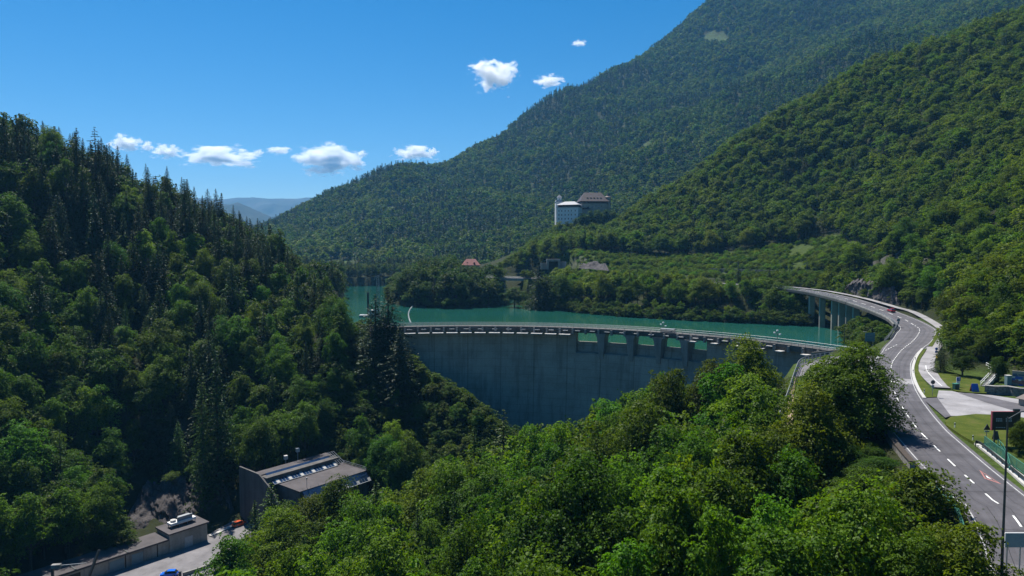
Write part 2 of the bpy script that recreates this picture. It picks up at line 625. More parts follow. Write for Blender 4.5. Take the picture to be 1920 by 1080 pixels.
def distline(x, y, P, closed=False):
    """distance to polyline and z of nearest point"""
    best = np.full(x.shape, 1e9)
    zz = np.zeros(x.shape)
    n = len(P)
    for i in range(n if closed else n - 1):
        a, b = np.asarray(P[i], float), np.asarray(P[(i + 1) % n], float)
        dx, dy = b[0] - a[0], b[1] - a[1]
        L2 = dx * dx + dy * dy + 1e-9
        t = np.clip(((x - a[0]) * dx + (y - a[1]) * dy) / L2, 0, 1)
        d = np.hypot(x - a[0] - t * dx, y - a[1] - t * dy)
        m = d < best
        best[m] = d[m]
        if len(a) > 2: zz[m] = (a[2] + t * (b[2] - a[2]))[m]
    return best, zz


CPT = [  # gorge + right bank below the road
    (-60, 40, -38), (-60, 80, -42), (-60, 110, -43), (-66, 130, -46), (-70, 150, -47), (-62, 175, -47), (-45, 195, -46), (-25, 215, -44), (0, 232, -42), (25, 240, -40),
    (0, 20, -20), (0, 60, -26), (0, 100, -28), (0, 150, -32), (0, 190, -39), (-30, 60, -34), (-30, 100, -37), (-30, 150, -42), (-35, 180, -45),
    (25, 60, -15), (25, 100, -20), (25, 150, -26), (25, 190, -32), (40, 75, -9), (42, 110, -12), (44, 140, -15), (54, 165, -12), (64, 185, -14), (78, 202, -15), (60, 215, -26), (45, 225, -37), (40, 190, -28),
    (50, 125, 4.0), (56, 140, 4.6), (66, 160, 4.8), (76, 178, 4.8), (92, 196, 4.8), (104, 200, 5), (110, 205, 5), (20, 10, -4), (10, 10, -8),
    # yard, left slope
    (-90, 172, -47), (-80, 185, -47), (-105, 165, -46.5), (-122, 165, -45), (-130, 140, -45), (-120, 180, -43), (-104, 195, -41), (-98, 206, -33), (-84, 215, -31), (-70, 226, -34), (-40, 238, -38),
    (-130, 120, -46), (-100, 110, -46), (-100, 60, -44), (-150, 60, -30), (-150, 120, -30),
    (-60, 240, -24), (-62, 262, -8), (-42, 266, -8), (-22, 251, -19), (-6, 242, -31), (-46, 284, 3), (-60, 288, 3), (-93, 260, -15), (-121, 235, -22), (-139, 270, 3), (-168, 250, 3), (-176, 235, 5), (-142, 190, -27),
    (-200, 180, -5), (-230, 220, 30), (-225, 300, 76), (-208, 310, 70), (-190, 320, 62), (-167, 340, 48), (-145, 350, 36), (-120, 350, 24), (-102, 335, 12), (-87, 320, 4),
    (-300, 300, 106), (-300, 200, 70), (-340, 250, 100), (-260, 400, 60), (-200, 420, 30), (-150, 430, 8), (-330, 500, 40), (-250, 600, 20), (-330, 700, 30), (-330, 800, 20), (-200, 740, 6), (-150, 750, 8),
    (-330, 60, 30), (-250, 100, 10), (-330, 10, 30), (-150, 10, -25),
    # peninsula and inlet
    (-100, 620, 6), (-95, 700, 8), (-60, 500, 8), (-45, 460, 5), (-50, 600, 12), (-30, 620, 14), (-20, 500, 14), (-60, 760, 14), (0, 780, 18),
    (-7, 600, 14), (20, 650, 34), (45, 668, 49), (55, 690, 57), (90, 690, 58), (75, 720, 56), (75, 660, 50), (30, 700, 44), (96, 680, 52),
    # right shore, bench and hill
    (67, 385, 8), (100, 370, 8), (120, 360, 9), (40, 430, 11), (30, 470, 18), (60, 470, 17), (100, 450, 17.5), (150, 400, 17.5), (160, 370, 16.5),
    (80, 540, 31), (130, 520, 30), (180, 500, 36), (225, 480, 47), (170, 430, 19.5), (200, 420, 28), (205, 385, 20), (215, 400, 28), (45, 545, 32), (20, 560, 30),
    (60, 600, 40), (120, 600, 52), (180, 580, 68), (240, 550, 84),
    (124, 660, 72), (162, 650, 90), (220, 640, 137), (260, 640, 160), (320, 640, 195), (364, 630, 209), (407, 620, 224), (450, 600, 233), (500, 580, 245),
    (160, 770, 50), (300, 780, 120), (480, 780, 180), (100, 760, 45),
    (172, 262, 14), (178, 290, 22), (178, 320, 27), (172, 345, 28), (200, 270, 34), (215, 330, 48), (300, 330, 96), (262, 350, 72), (262, 430, 76), (330, 450, 125), (400, 400, 150), (300, 520, 130), (400, 520, 185),
    (122, 175, 8), (126, 190, 10), (132, 206, 12), (144, 226, 12), (165, 238, 14), (130, 158, 8), (150, 190, 24), (180, 220, 36), (160, 165, 26), (220, 220, 62), (300, 250, 105), (400, 280, 150), (500, 350, 200), (140, 140, 12), (200, 140, 40), (160, 60, 20), (300, 60, 60), (480, 150, 140), (500, 10, 120),
    (90, 60, 5), (95, 100, 5), (105, 130, 5), (112, 150, 5), (70, 100, 5), (85, 140, 5), (90, 20, 5),
    (150, 254, 6), (135, 222, 4), (120, 215, 5), (140, 262, 2.5), (148, 300, 2), (150, 330, 4),
]
CPT += [tuple(at(250, 948, 213)), tuple(at(285, 905, 222)), tuple(at(345, 890, 225)), tuple(at(430, 900, 223)), tuple(at(300, 880, 226)), tuple(at(380, 870, 229))]
CPT = [q for q in CPT if q not in ((-104, 195, -41), (-98, 206, -33), (-84, 215, -31))]
CPT = np.array(CPT, float)


for px_, z_ in ((775, -6), (800, -15), (835, -27), (880, -38), (950, -46), (1050, -48), (1150, -46), (1250, -40), (1330, -32), (1400, -25), (1450, -19), (1500, -12)):
    g_ = px_ang(px_, DR - 8)
    CPT = np.vstack([CPT, [dpt(g_, DR - 11, z_), dpt(g_, DR - 5, z_)]])


def rbf_fit(P):
    xy = P[:, :2] / 100.0
    d = np.hypot(xy[:, None, 0] - xy[None, :, 0], xy[:, None, 1] - xy[None, :, 1])
    n = len(P)
    A = np.zeros((n + 3, n + 3))
    A[:n, :n] = -np.sqrt(d * d + 0.003)
    A[:n, n] = 1
    A[:n, n + 1:] = xy
    A[n, :n] = 1
    A[n + 1:, :n] = xy.T
    w = np.linalg.solve(A + 1e-9 * np.eye(n + 3), np.r_[P[:, 2], 0, 0, 0])
    return xy, w


def rbf_eval(fit, x, y):
    xy, w = fit
    sh = x.shape
    x, y = x.ravel() / 100, y.ravel() / 100
    out = np.empty(len(x))
    for i in range(0, len(x), 20000):
        a, b = x[i:i + 20000], y[i:i + 20000]
        d = np.hypot(a[:, None] - xy[None, :, 0], b[:, None] - xy[None, :, 1])
        out[i:i + 20000] = -np.sqrt(d * d + 0.003) @ w[:-3] + w[-3] + w[-2] * a + w[-1] * b
    return out.reshape(sh)


def vnoise(x, y, seed=0):
    """value noise, -1..1"""
    r = np.random.default_rng(seed).uniform(-1, 1, (64, 64))
    xi, yi = np.floor(x).astype(int), np.floor(y).astype(int)
    fx, fy = x - xi, y - yi
    fx, fy = fx * fx * (3 - 2 * fx), fy * fy * (3 - 2 * fy)
    g = lambda i, j: r[i % 64, j % 64]
    return (g(xi, yi) * (1 - fx) + g(xi + 1, yi) * fx) * (1 - fy) + (g(xi, yi + 1) * (1 - fx) + g(xi + 1, yi + 1) * fx) * fy


def fbm(x, y, seed=0, oct=4):
    s, a, o = 0, 1, 0
    for k in range(oct):
        s = s + a * vnoise(x * 2 ** k, y * 2 ** k, seed + k)
        a *= 0.5
    return s


FLAT = np.array([(40, 10), (100, 10), (102, 110), (118, 135), (122, 152), (116, 164), (108, 176), (104, 182), (88, 196), (70, 160), (60, 110)], float)
YARD = np.array([onz(120, 1150, -47), onz(100, 1090, -47), onz(385, 1005, -47), onz(445, 970, -47), onz(500, 985, -47), onz(430, 1150, -47)])[:, :2]
PLAT = np.array([(49, 124), (53, 122), (66, 140), (80, 165), (92, 195), (80, 187), (74, 180)], float)
PH_A = np.array([-60.4, 191.0])
PH_U = np.array([0.62, 0.785])
PH_V = np.array([-0.785, 0.62])


def phl(x, y):
    dx, dy = x - PH_A[0], y - PH_A[1]
    return dx * PH_U[0] + dy * PH_U[1], dx * PH_V[0] + dy * PH_V[1]


GX = np.arange(-340, 501, 3.0)
GY = np.arange(4, 801, 3.0)
XX, YY = np.meshgrid(GX, GY)
ZZ = rbf_eval(rbf_fit(CPT), XX, YY)
ZZ += 1.1 * fbm(XX / 22, YY / 22, 3, 4)
dr_ = np.hypot(XX - DC[0], YY - DC[1])
ang = np.arctan2(YY - DC[1], XX - DC[0])
upst = (dr_ > DR - 3)
inl = inpoly(XX, YY, LAKE) & upst
dl, _ = distline(XX, YY, LAKE, True)
ok = upst & np.where(XX < -44, YY > 287 - 0.35 * (XX + 44), YY > 195) & ~((XX < -44) & (YY < 300 - (XX + 44) * .2) & (dl > 12))
ZZ = np.where(inl, WZ + np.maximum(-14, -0.3 - 0.7 * dl), ZZ)
ZZ = np.where(~inl & ok & (dl < 60), np.maximum(ZZ, WZ + 0.35 + np.minimum(dl, 10) * 0.2), ZZ)
far_ = ~inl & (YY > 310) & (dl < 45) & (XX > -60)
ZZ = np.where(far_, np.minimum(ZZ, WZ + 0.5 + 0.42 * dl), ZZ)
# roads flatten the ground, except where the viaduct stands free
drd, zrd = distline(XX, YY, ROAD[::2])
w = np.clip((15 - drd) / 8, 0, 1)
w = w * w * (3 - 2 * w)
free = (YY > 262) & (YY < 346) & (XX < 160)
w = np.where(free | (inl), 0, w)
w = np.where((YY > 225) & (YY <= 262) & (XX < 146), np.clip((6.5 - drd) / 2.5, 0, 1), w)
ZZ = ZZ * (1 - w) + (zrd - 0.25) * w
dpa, zpa = distline(XX, YY, PATH[::2])
w = np.clip((6 - dpa) / 3.0, 0, 1)
w = np.where(inl | free, 0, w)
ZZ = ZZ * (1 - w) + (zpa - 0.22) * w
dra, zra = distline(XX, YY, RAIL[::2])
w = np.clip((7 - dra) / 4, 0, 1)
ZZ = ZZ * (1 - w) + (zra - 0.3) * w
w = np.where(inpoly(XX, YY, FLAT), 1.0, 0.0)
ZZ = ZZ * (1 - w) + 4.75 * w
w = np.where(inpoly(XX, YY, PLAT), 1.0, 0.0)
ZZ = ZZ * (1 - w) + 4.7 * w
w = np.where(inpoly(XX, YY, YARD), 1.0, 0.0)
ZZ = ZZ * (1 - w) + -47.3 * w
pu, pv = phl(XX, YY)
inph = (pu > -3) & (pu < 26) & (pv > -3) & (pv < 21)
ZZ = np.where(inph, np.minimum(ZZ, -47.3), ZZ)
ZZ = np.where((dr_ < DR - 2) & (dr_ > DR - 12) & (ang < DA0 + .05) & (ang > DA1 + 0.04), np.minimum(ZZ, -6), ZZ)


Yb_ = np.interp(XX, [-112, -100, -87], [202.5, 204, 209])
m_ = (XX > -119) & (XX < -83) & (YY > Yb_ - 4) & (YY < Yb_ + 15)
ZZ = np.where(m_, np.minimum(ZZ, -49 + np.clip(YY - Yb_, 0, 20) * .75), ZZ)


def gz(x, y):
    x, y = np.asarray(x, float), np.asarray(y, float)
    fx = np.clip((x - GX[0]) / 3.0, 0, len(GX) - 1.001)
    fy = np.clip((y - GY[0]) / 3.0, 0, len(GY) - 1.001)
    i, j = fx.astype(int), fy.astype(int)
    fx, fy = fx - i, fy - j
    return (ZZ[j, i] * (1 - fx) + ZZ[j, i + 1] * fx) * (1 - fy) + (ZZ[j + 1, i] * (1 - fx) + ZZ[j + 1, i + 1] * fx) * fy


# meadow / rock attributes
RAILMEAD = np.array([(20, 545), (30, 505), (68, 476), (104, 452), (152, 412), (192, 362), (222, 395), (212, 430), (228, 480), (180, 502), (130, 524), (80, 545), (50, 560)], float)
BRMEAD = np.array([(0, 470), (30, 470), (34, 505), (20, 520), (5, 500)], float)
meadow = np.zeros_like(ZZ)
rock = np.zeros_like(ZZ)
meadow[inpoly(XX, YY, FLAT) | inpoly(XX, YY, PLAT)] = 1
meadow[inpoly(XX, YY, RAILMEAD)] = 0.8
meadow[inpoly(XX, YY, BRMEAD)] = 1
gzy, gzx = np.gradient(ZZ, 3.0)
slope = np.hypot(gzx, gzy)
rock[(slope > 1.5) & (dl > 14) & (fbm(XX / 9, YY / 9, 4, 2) > 0)] = 0.5
rock[(drd < 9)] = np.maximum(rock, 0.0)[(drd < 9)]
nr_ = (drd < 10) & ~free & ~((XX < 66) & (YY < 130))
meadow[nr_] = np.maximum(meadow, 0.6)[nr_]


def grid_obj(name, X, Y, Z, mat, attrs=None, smooth=True):
    ny, nx = Z.shape
    v = np.stack([X.ravel(), Y.ravel(), Z.ravel()], 1)
    i = np.arange(ny * nx).reshape(ny, nx)
    f = np.stack([i[:-1, :-1].ravel(), i[:-1, 1:].ravel(), i[1:, 1:].ravel(), i[1:, :-1].ravel()], 1)
    me = npmesh(name, v, f, mat, smooth=smooth)
    for k, arr in (attrs or {}).items():
        at_ = me.attributes.new(k, 'FLOAT', 'POINT')
        at_.data.foreach_set("value", arr.ravel().astype(np.float32))
    o = bpy.data.objects.new(name, me)
    COL.objects.link(o)
    return o


tag(grid_obj("terrain", XX, YY, ZZ, M['ground'], {"meadow": meadow, "rock": rock}), kind="structure")

# lake surface (bounded upstream of the dam)
wb = MB()
arc = [dpt(DA1 + (DA0 - DA1) * k / 40, DR - 2.0, WZ) for k in range(41)]
ring = arc + [(-75, 278, WZ), (-110, 300, WZ), (-135, 400, WZ), (-230, 740, WZ), (-100, 745, WZ), (-60, 560, WZ), (10, 560, WZ), (40, 470, WZ), (170, 400, WZ), (175, 300, WZ), (150, 240, WZ), (125, 210, WZ)]
wb.sheet(ring)
tag(wb.build("water", M['water']), kind="structure")

# ------------------------------------------------------------------ far mountain, distant ranges, valley floor
MPX = [(510, 412, 1500), (560, 392, 1520), (620, 355, 1580), (700, 314, 1650), (760, 300, 1700), (830, 294, 1750), (880, 268, 1800), (1000, 218, 1900), (1060, 184, 1950), (1130, 148, 2000), (1200, 112, 2050), (1270, 62, 2100), (1340, 2, 2150), (1400, -40, 2200),
       (560, 500, 900), (640, 505, 850), (700, 503, 830), (800, 490, 850), (900, 470, 880), (1000, 440, 930), (1080, 420, 960), (1150, 400, 1000), (1300, 330, 1080), (1500, 185, 1180), (1700, 70, 1280), (1900, -20, 1350),
       (560, 440, 1200), (640, 430, 1150), (700, 420, 1150), (800, 400, 1250), (900, 352, 1350), (1000, 332, 1400), (1100, 290, 1480), (1200, 232, 1560), (1300, 180, 1640), (1400, 132, 1720), (1600, 52, 1780), (1800, -20, 1800),
       (760, 350, 1450), (1000, 280, 1650), (1200, 170, 1800), (950, 432, 1010)]
mp = [tuple(at(*q) - np.array((0, 0, 14))) for q in MPX]
mp += [(1000, 2300, 960), (1400, 2300, 1000), (1900, 2200, 1050), (2400, 2000, 1050), (2300, 1300, 700), (1200, 1300, 560), (1700, 1300, 700), (-600, 1500, 60), (-700, 1600, 20), (-700, 1200, 10), (-900, 1000, 10), (-500, 900, 6), (-300, 820, 5), (-100, 790, 5), (60, 800, 20),
       (250, 800, 40), (500, 800, 90), (900, 800, 200), (1500, 800, 300), (2300, 800, 400), (-900, 2900, 20), (0, 2900, 200), (900, 2900, 800), (2400, 2900, 900), (-500, 2200, 20), (-250, 2300, 150), (100, 2500, 300), (-1300, 800, 10), (-1300, 2900, 10)]
MX = np.arange(-1300, 2401, 18.0)
MY = np.arange(770, 2901, 18.0)
MXX, MYY = np.meshgrid(MX, MY)
MZ = rbf_eval(rbf_fit(np.array(mp)), MXX, MYY)
gully = 2.4 * fbm((MXX * 0.75 + MYY * 0.55) / 190, (MXX - MYY) / 1200, 11, 3)
MZ = MZ + np.clip((MZ - 20) / 150, 0, 1) * (13 * gully + 11 * fbm(MXX / 90, MYY / 90, 21, 3))
mmead = np.clip(fbm(MXX / 120, MYY / 120, 5, 3) * 3 - 3.6, 0, 1)
MCLEAR = [(645, 500, 26, 15), (700, 478, 30, 8), (1218, 274, 14, 8), (1345, 72, 26, 12)]
mpx, mpy, mdep = proj(np.stack([MXX.ravel(), MYY.ravel(), MZ.ravel()], 1))
for cx, cy, rx, ry in MCLEAR:
    mmead.ravel()[((mpx - cx) / rx) ** 2 + ((mpy - cy) / ry) ** 2 < 1] = 1
mrock = np.clip(fbm(MXX / 70, MYY / 140, 31, 3) * 3 - 3.9 + np.clip((MZ - 700) / 400, 0, 1), 0, 1)
tag(grid_obj("mountain", MXX, MYY, MZ, M['mount'], {"meadow": mmead, "rock": mrock}), kind="structure")


def mz(x, y):
    fx = np.clip((x - MX[0]) / 18.0, 0, len(MX) - 1.001)
    fy = np.clip((y - MY[0]) / 18.0, 0, len(MY) - 1.001)
    i, j = fx.astype(int), fy.astype(int)
    fx, fy = fx - i, fy - j
    g = lambda A: (A[j, i] * (1 - fx) + A[j, i + 1] * fx) * (1 - fy) + (A[j + 1, i] * (1 - fx) + A[j + 1, i + 1] * fx) * fy
    return g(MZ), g(mmead), g(mrock)


def far_range(name, prof, Y, depth, seed):
    pxs = np.arange(prof[0][0], prof[-1][0] + 1, 3.0)
    pys = np.interp(pxs, [p[0] for p in prof], [p[1] for p in prof])
    top = np.array([at(a_, b_, Y) for a_, b_ in zip(pxs, pys)])
    rows = []
    for k in range(15):
        t = k / 14
        yy = Y - depth * t
        z = np.maximum(top[:, 2] * (1 - t) ** 1.2 + Y * 0.006 * fbm(top[:, 0] / (Y * .03), np.full(len(top), t * 9.0), seed, 4) * min(1, 4 * t + .15), -20)
        rows.append(np.stack([top[:, 0], np.full(len(top), yy), z], 1))
    rows.insert(0, rows[0] + np.array([0, depth * .5, -Y * .04]))
    R_ = np.array(rows)
    z0 = np.zeros(R_.shape[:2])
    tag(grid_obj(name, R_[:, :, 0], R_[:, :, 1], R_[:, :, 2], M['mount'], {"meadow": z0, "rock": z0 + 0.08 + .1 * fbm(R_[:, :, 0] / 300, R_[:, :, 2] / 60, 3, 3)}), kind="structure")


far_range("distant_hills", [(250, 380), (330, 372), (400, 378), (430, 384), (445, 380), (465, 388), (500, 402), (540, 422), (600, 440), (700, 452)], 5200, 2200, 41)
far_range("distant_mountains", [(200, 372), (300, 366), (380, 372), (420, 373), (440, 371), (475, 369.5), (500, 372), (540, 373), (590, 370), (650, 366), (720, 372)], 8600, 3000, 51)
gb = MB()
gb.sheet([(-9000, -500, -62), (9000, -500, -62), (9000, 9200, -62), (-9000, 9200, -62)])
tag(gb.build("valley_floor", M['ground']), kind="structure")

# the river bed in the gorge below the dam
rb = MB()
RIV = smooth([(20, 232, -46), (-15, 215, -46), (-45, 180, -47.5), (-55, 150, -48), (-52, 110, -48), (-56, 60, -48), (-60, 10, -48)], 6)

# ------------------------------------------------------------------ road surfaces
rd = MB()
wl = np.interp(ROAD[:, 1], [0, 195, 215, 232, 246, 262, 400], [4.8, 4.8, 6.2, 7.0, 6.0, 4.8, 4.8])
wr = np.interp(ROAD[:, 1], [0, 195, 225, 245, 262, 400], [4.8, 4.8, 5.6, 5.2, 4.6, 4.6])
EL, ER = offset(ROAD, -wl), offset(ROAD, wr)
rd.ribbon(EL, ER)
road = tag(rd.build("road", M['asphalt']), kind="structure")
up = np.array([0, 0, 0.004])
S = np.r_[0, np.cumsum(np.linalg.norm(np.diff(ROAD, axis=0), axis=1))]


def at_s(s, off=0.0, dz=0.0):
    O = offset(ROAD, off)
    return np.array([np.interp(s, S, O[:, k]) for k in range(3)]) + np.array([0, 0, dz])


mk = MB()
ed = MB()
ed.ribbon(offset(ROAD, -(wl - 0.55)) + 2 * up, offset(ROAD, -(wl - 0.69)) + 2 * up)
ed.ribbon(offset(ROAD, wr - 0.69) + 2 * up, offset(ROAD, wr - 0.55) + 2 * up)
ed.build("edge_lines", plain("faded_edge_paint", (0.42, 0.42, 0.42), 0.75, 0.3, 1.2), road)
OA, OB = offset(ROAD, -0.11), offset(ROAD, 0.11)
s = 2.0
while s < S[-1] - 6:
    p = at_s(s)
    junction = 165 < p[1] < 246
    dl_, gp = (1.4, 1.6) if junction else (3.4, 3.8)
    seg = np.linspace(s, s + dl_, 4)
    L_ = [np.array([np.interp(q, S, OA[:, k]) for k in range(3)]) + 2 * up for q in seg]
    R_ = [np.array([np.interp(q, S, OB[:, k]) for k in range(3)]) + 2 * up for q in seg]
    mk.ribbon(L_, R_)
    s += dl_ + gp
mk.build("road_markings", M['roadpaint'], road)
# painted warning triangle on the near lane
tr = [onroad(x, y, 0.0125) for x, y in ((1836, 881), (1878, 908), (1846, 897))]
trg = MB()
c0 = sum(tr) / 3
for i in range(3):
    a_, b_ = tr[i], tr[(i + 1) % 3]
    trg.quad(a_, b_, b_ + (c0 - b_) * 0.32, a_ + (c0 - a_) * 0.32)
trg.build("warning_triangle_marking", M['redpaint'], road)
tri = MB()
tri.sheet([p_ + (c0 - p_) * 0.70 for p_ in tr])
tri.build("triangle_marking_centre", M['roadpaint'], road)
# darker resurfaced patches
pt = MB()
for s0, s1 in ((0, 1),):
    pass
k0 = np.argmin(np.abs(ROAD[:, 1] - 62))
k1 = np.argmin(np.hypot(ROAD[:, 0] - R0[10][0], ROAD[:, 1] - R0[10][1]))
pt.ribbon(offset(ROAD, -3.9)[k0:k1] + up, offset(ROAD, 3.9)[k0:k1] + up)
pt.build("resurfaced_lane", M['patch'], road)
tk = MB()
for o_ in (-3.0, -1.35, 1.35, 3.0):
    q = offset(ROAD, o_ + .12 * np.sin(np.arange(len(ROAD)) * .21))
    tk.ribbon(offset(q, -.28) + 1.5 * up, offset(q, .28) + 1.5 * up)
tk.build("tyre_tracks", mk_asphalt("tyre_worn_asphalt", (0.094, 0.09, 0.10)), road)
ck = MB()
for o_, sd in ((.05, 1), (-2.2, 2), (2.3, 3)):
    w_ = np.random.default_rng(sd).normal(size=len(ROAD)).cumsum() * .05
    w_ -= np.linspace(0, 1, len(w_)) * w_[-1]
    q = offset(ROAD, o_ + np.clip(w_, -.6, .6))
    ck.ribbon(offset(q, -.03) + 1.8 * up, offset(q, .03) + 1.8 * up)
for yy in (70, 81, 97, 109, 124, 131, 150):
    k = int(np.argmin(np.abs(ROAD[:, 1] - yy))); a_, b_ = offset(ROAD, -3.8)[k], offset(ROAD, 3.6)[k + 1]
    for i in range(6):
        p_, q_ = a_ + (b_ - a_) * i / 6, a_ + (b_ - a_) * (i + 1) / 6
        j_ = np.array([0, .12 * math.sin(i * 2.1 + yy), 0]); j2 = np.array([0, .12 * math.sin((i + 1) * 2.1 + yy), 0])
        e_ = np.array([0, .05, 0])
        ck.quad(p_ + j_ - e_ + 1.9 * up, q_ + j2 - e_ + 1.9 * up, q_ + j2 + e_ + 1.9 * up, p_ + j_ + e_ + 1.9 * up)
ck.build("crack_sealing", M['black'], road)
pb = MB()
pb.sheet([onroad(x, y, 0.0072) for x, y in ((1676, 709), (1713, 711), (1716, 721), (1672, 719))])
pb.build("pale_concrete_band", M['pathpave'], road)
jm = MB()
for q0, q1 in (((1660, 657), (1684, 645)), ((1640, 676), (1657, 664))):
    for t in np.arange(0, 1, 0.2):
        a_ = onroad(q0[0] + (q1[0] - q0[0]) * t, q0[1] + (q1[1] - q0[1]) * t, 0.02)
        b_ = onroad(q0[0] + (q1[0] - q0[0]) * (t + .11), q0[1] + (q1[1] - q0[1]) * (t + .11), 0.02)
        jm.bar(a_, b_, 0.2, 0.012)
jm.build("junction_dashes", M['roadpaint'], road)

pw = MB()
pwd = np.interp(PATH[:, 1], [0, 160, 200, 250, 400], [2.3, 2.1, 1.9, 1.5, 1.4])
pw.ribbon(offset(PATH, -pwd) + 5 * up, offset(PATH, pwd) + 5 * up)
path = tag(pw.build("footpath", M['pathpave']), kind="structure")
pm = MB()
n0, n1 = 1, 14
pm.ribbon(offset(PATH, -0.08)[n0:n1] + 7 * up, offset(PATH, 0.08)[n0:n1] + 7 * up)
pm.build("path_centre_line", M['roadpaint'], path)
fc = MB()
fc.sheet([onroad(x, y, 0.0) for x, y in ((1757, 745), (1760, 732), (1785, 733), (1797, 736), (1860, 741), (1935, 752), (2000, 775), (2000, 800), (1870, 779), (1783, 780))][::-1])
fore = tag(fc.build("forecourt_paving", M['pathpave']), kind="structure")
ap = MB()
ap.sheet([onroad(x, y, 0.008) for x, y in ((1727, 745), (1757, 745), (1783, 780), (1772, 783), (1757, 770))][::-1])
ap.sheet([onroad(x, y, 0.012) for x, y in ((1797, 737), (1822, 737), (1870, 748), (1945, 764), (1960, 778), (1905, 771), (1850, 755))][::-1])
ap.build("side_road_asphalt", M['asphalt'], fore)


def lawn(name, pxs, dz=0.14, h=0.5):
    b = MB()
    P = [onroad(x, y, dz) for x, y in pxs]
    b.poly(P[::-1] if True else P, h)
    return tag(b.build(name, M['grass']), kind="structure")


lawn("grass_verge", [(1757, 744), (1735, 745), (1725, 730), (1717, 710), (1714, 694), (1716, 682), (1722, 668), (1731, 655), (1738, 653), (1734, 660), (1726, 672), (1722, 684), (1722, 694), (1728, 706), (1740, 724)])
lawn("grass_verge", [(1740, 649), (1747, 640), (1752, 632), (1757, 622), (1756, 614), (1761, 615), (1760, 625), (1756, 636), (1748, 649)])
lawn("lawn", [(1775, 797), (1772, 789), (1783, 781), (1830, 776), (1900, 779), (2000, 800), (2030, 880), (1960, 880), (1890, 838), (1855, 830), (1830, 831), (1805, 817)])
lawn("lawn", [(1792, 733), (1776, 722), (1764, 708), (1757, 697), (1752, 688), (1755, 676), (1763, 680), (1770, 694), (1800, 702), (1832, 711), (1850, 722), (1850, 737), (1820, 736)])
kb = MB()
verge_edge = [(1733, 747), (1722, 730), (1713.5, 710), (1711, 694), (1713, 682), (1719, 667.5), (1729, 654)]
VE = smooth([onroad(x, y, 0.0) for x, y in verge_edge], 2)
kb.strip(offset(VE, -0.25) + 40 * up, offset(VE, 0.35) + 40 * up, 0.4)
tag(kb.build("kerb", M['pale']), kind="structure")
# hillside apron between road edge and lawn, near frame right
sb = MB()
SBE = smooth([onz(x, y, 5.0) for x, y in ((1790, 805), (1826, 833), (1870, 868), (1922, 915), (1990, 975))], 3)
sb.strip(offset(SBE, -1.3) + 30 * up, offset(SBE, -0.2) + 30 * up, 0.3)
tag(sb.build("gutter_strip", M['pale']), kind="structure")
# crest landing on the right bank and small platform by the railing
pl = MB()
pl.sheet([onz(x, y, 4.9) for x, y in ((1488, 706), (1502, 682), (1556, 668), (1620, 664), (1665, 672), (1665, 690), (1600, 700), (1540, 706))][::-1])
tag(pl.build("platform_paving", M['yardpave']), kind="structure")
dp = MB()
dpl = smooth([onz(x, y, 4.86) for x, y in ((1489, 706), (1484, 740), (1482, 775), (1480, 815))], 2)
dp.ribbon(offset(dpl, -0.45), offset(dpl, 0.45))
tag(dp.build("dirt_path", plain("dirt", (0.28, 0.21, 0.15), 0.95, 0.25, 1.5)), kind="structure")
# rails
rl = MB()
rl.strip(offset(RAIL, -1.9), offset(RAIL, 1.9), 0.6)
bal = tag(rl.build("railway_ballast", M['stone']), kind="structure")
r2 = MB()
for o_ in (-0.72, 0.72):
    r2.strip(offset(RAIL, o_ - .06) + 40 * up, offset(RAIL, o_ + .06) + 40 * up, 0.15)
r2.build("rails", M['steel'], bal)
yb = MB()
yb.sheet([(p_[0], p_[1], -47.0) for p_ in (onz(100, 1160, -47), onz(150, 1082, -47), onz(240, 1040, -47), onz(385, 1005, -47), onz(445, 972, -47), onz(500, 985, -47), onz(440, 1160, -47))][::-1])
tag(yb.build("yard", M['yardpave']), kind="structure")

# ================================================================== DAM
M['dam'] = dam_concrete_mat()
dam = thing("concrete_dam", "long curved grey concrete arch dam holding back the green lake", "dam", dpt((DA0 + DA1) / 2, DR, -55))


def rel(o, par):
    """keep world coordinates of a mesh built in world space when parented to an Empty"""
    o.matrix_parent_inverse = par.matrix_basis.inverted()
    return o


def part(mb, name, mats, par, **kw):
    o = mb.build(name, mats, None, **kw)
    o.parent = par
    bpy.context.view_layer.update() if False else None
    loc, rz = Vector(par.location), par.rotation_euler.z
    if par.parent is None:
        from mathutils import Matrix
        o.matrix_parent_inverse = (Matrix.Translation(loc) @ Matrix.Rotation(rz, 4, 'Z')).inverted()
    else:
        o.matrix_parent_inverse = par["_inv"] if False else o.matrix_parent_inverse
    return o


def arcsolid(mb, a0, a1, sec, n):
    """loft a (r,z) section round the dam arc"""
    k = len(sec)
    vs, fs = [], []
    for i in range(n + 1):
        g = a0 + (a1 - a0) * i / n
        vs += [dpt(g, r, z) for r, z in sec]
    for i in range(n):
        for j in range(k):
            fs.append((i * k + j, i * k + (j + 1) % k, (i + 1) * k + (j + 1) % k, (i + 1) * k + j))
    fs.append(tuple(range(k))[::-1])
    fs.append(tuple(n * k + j for j in range(k)))
    mb.add(vs, fs)


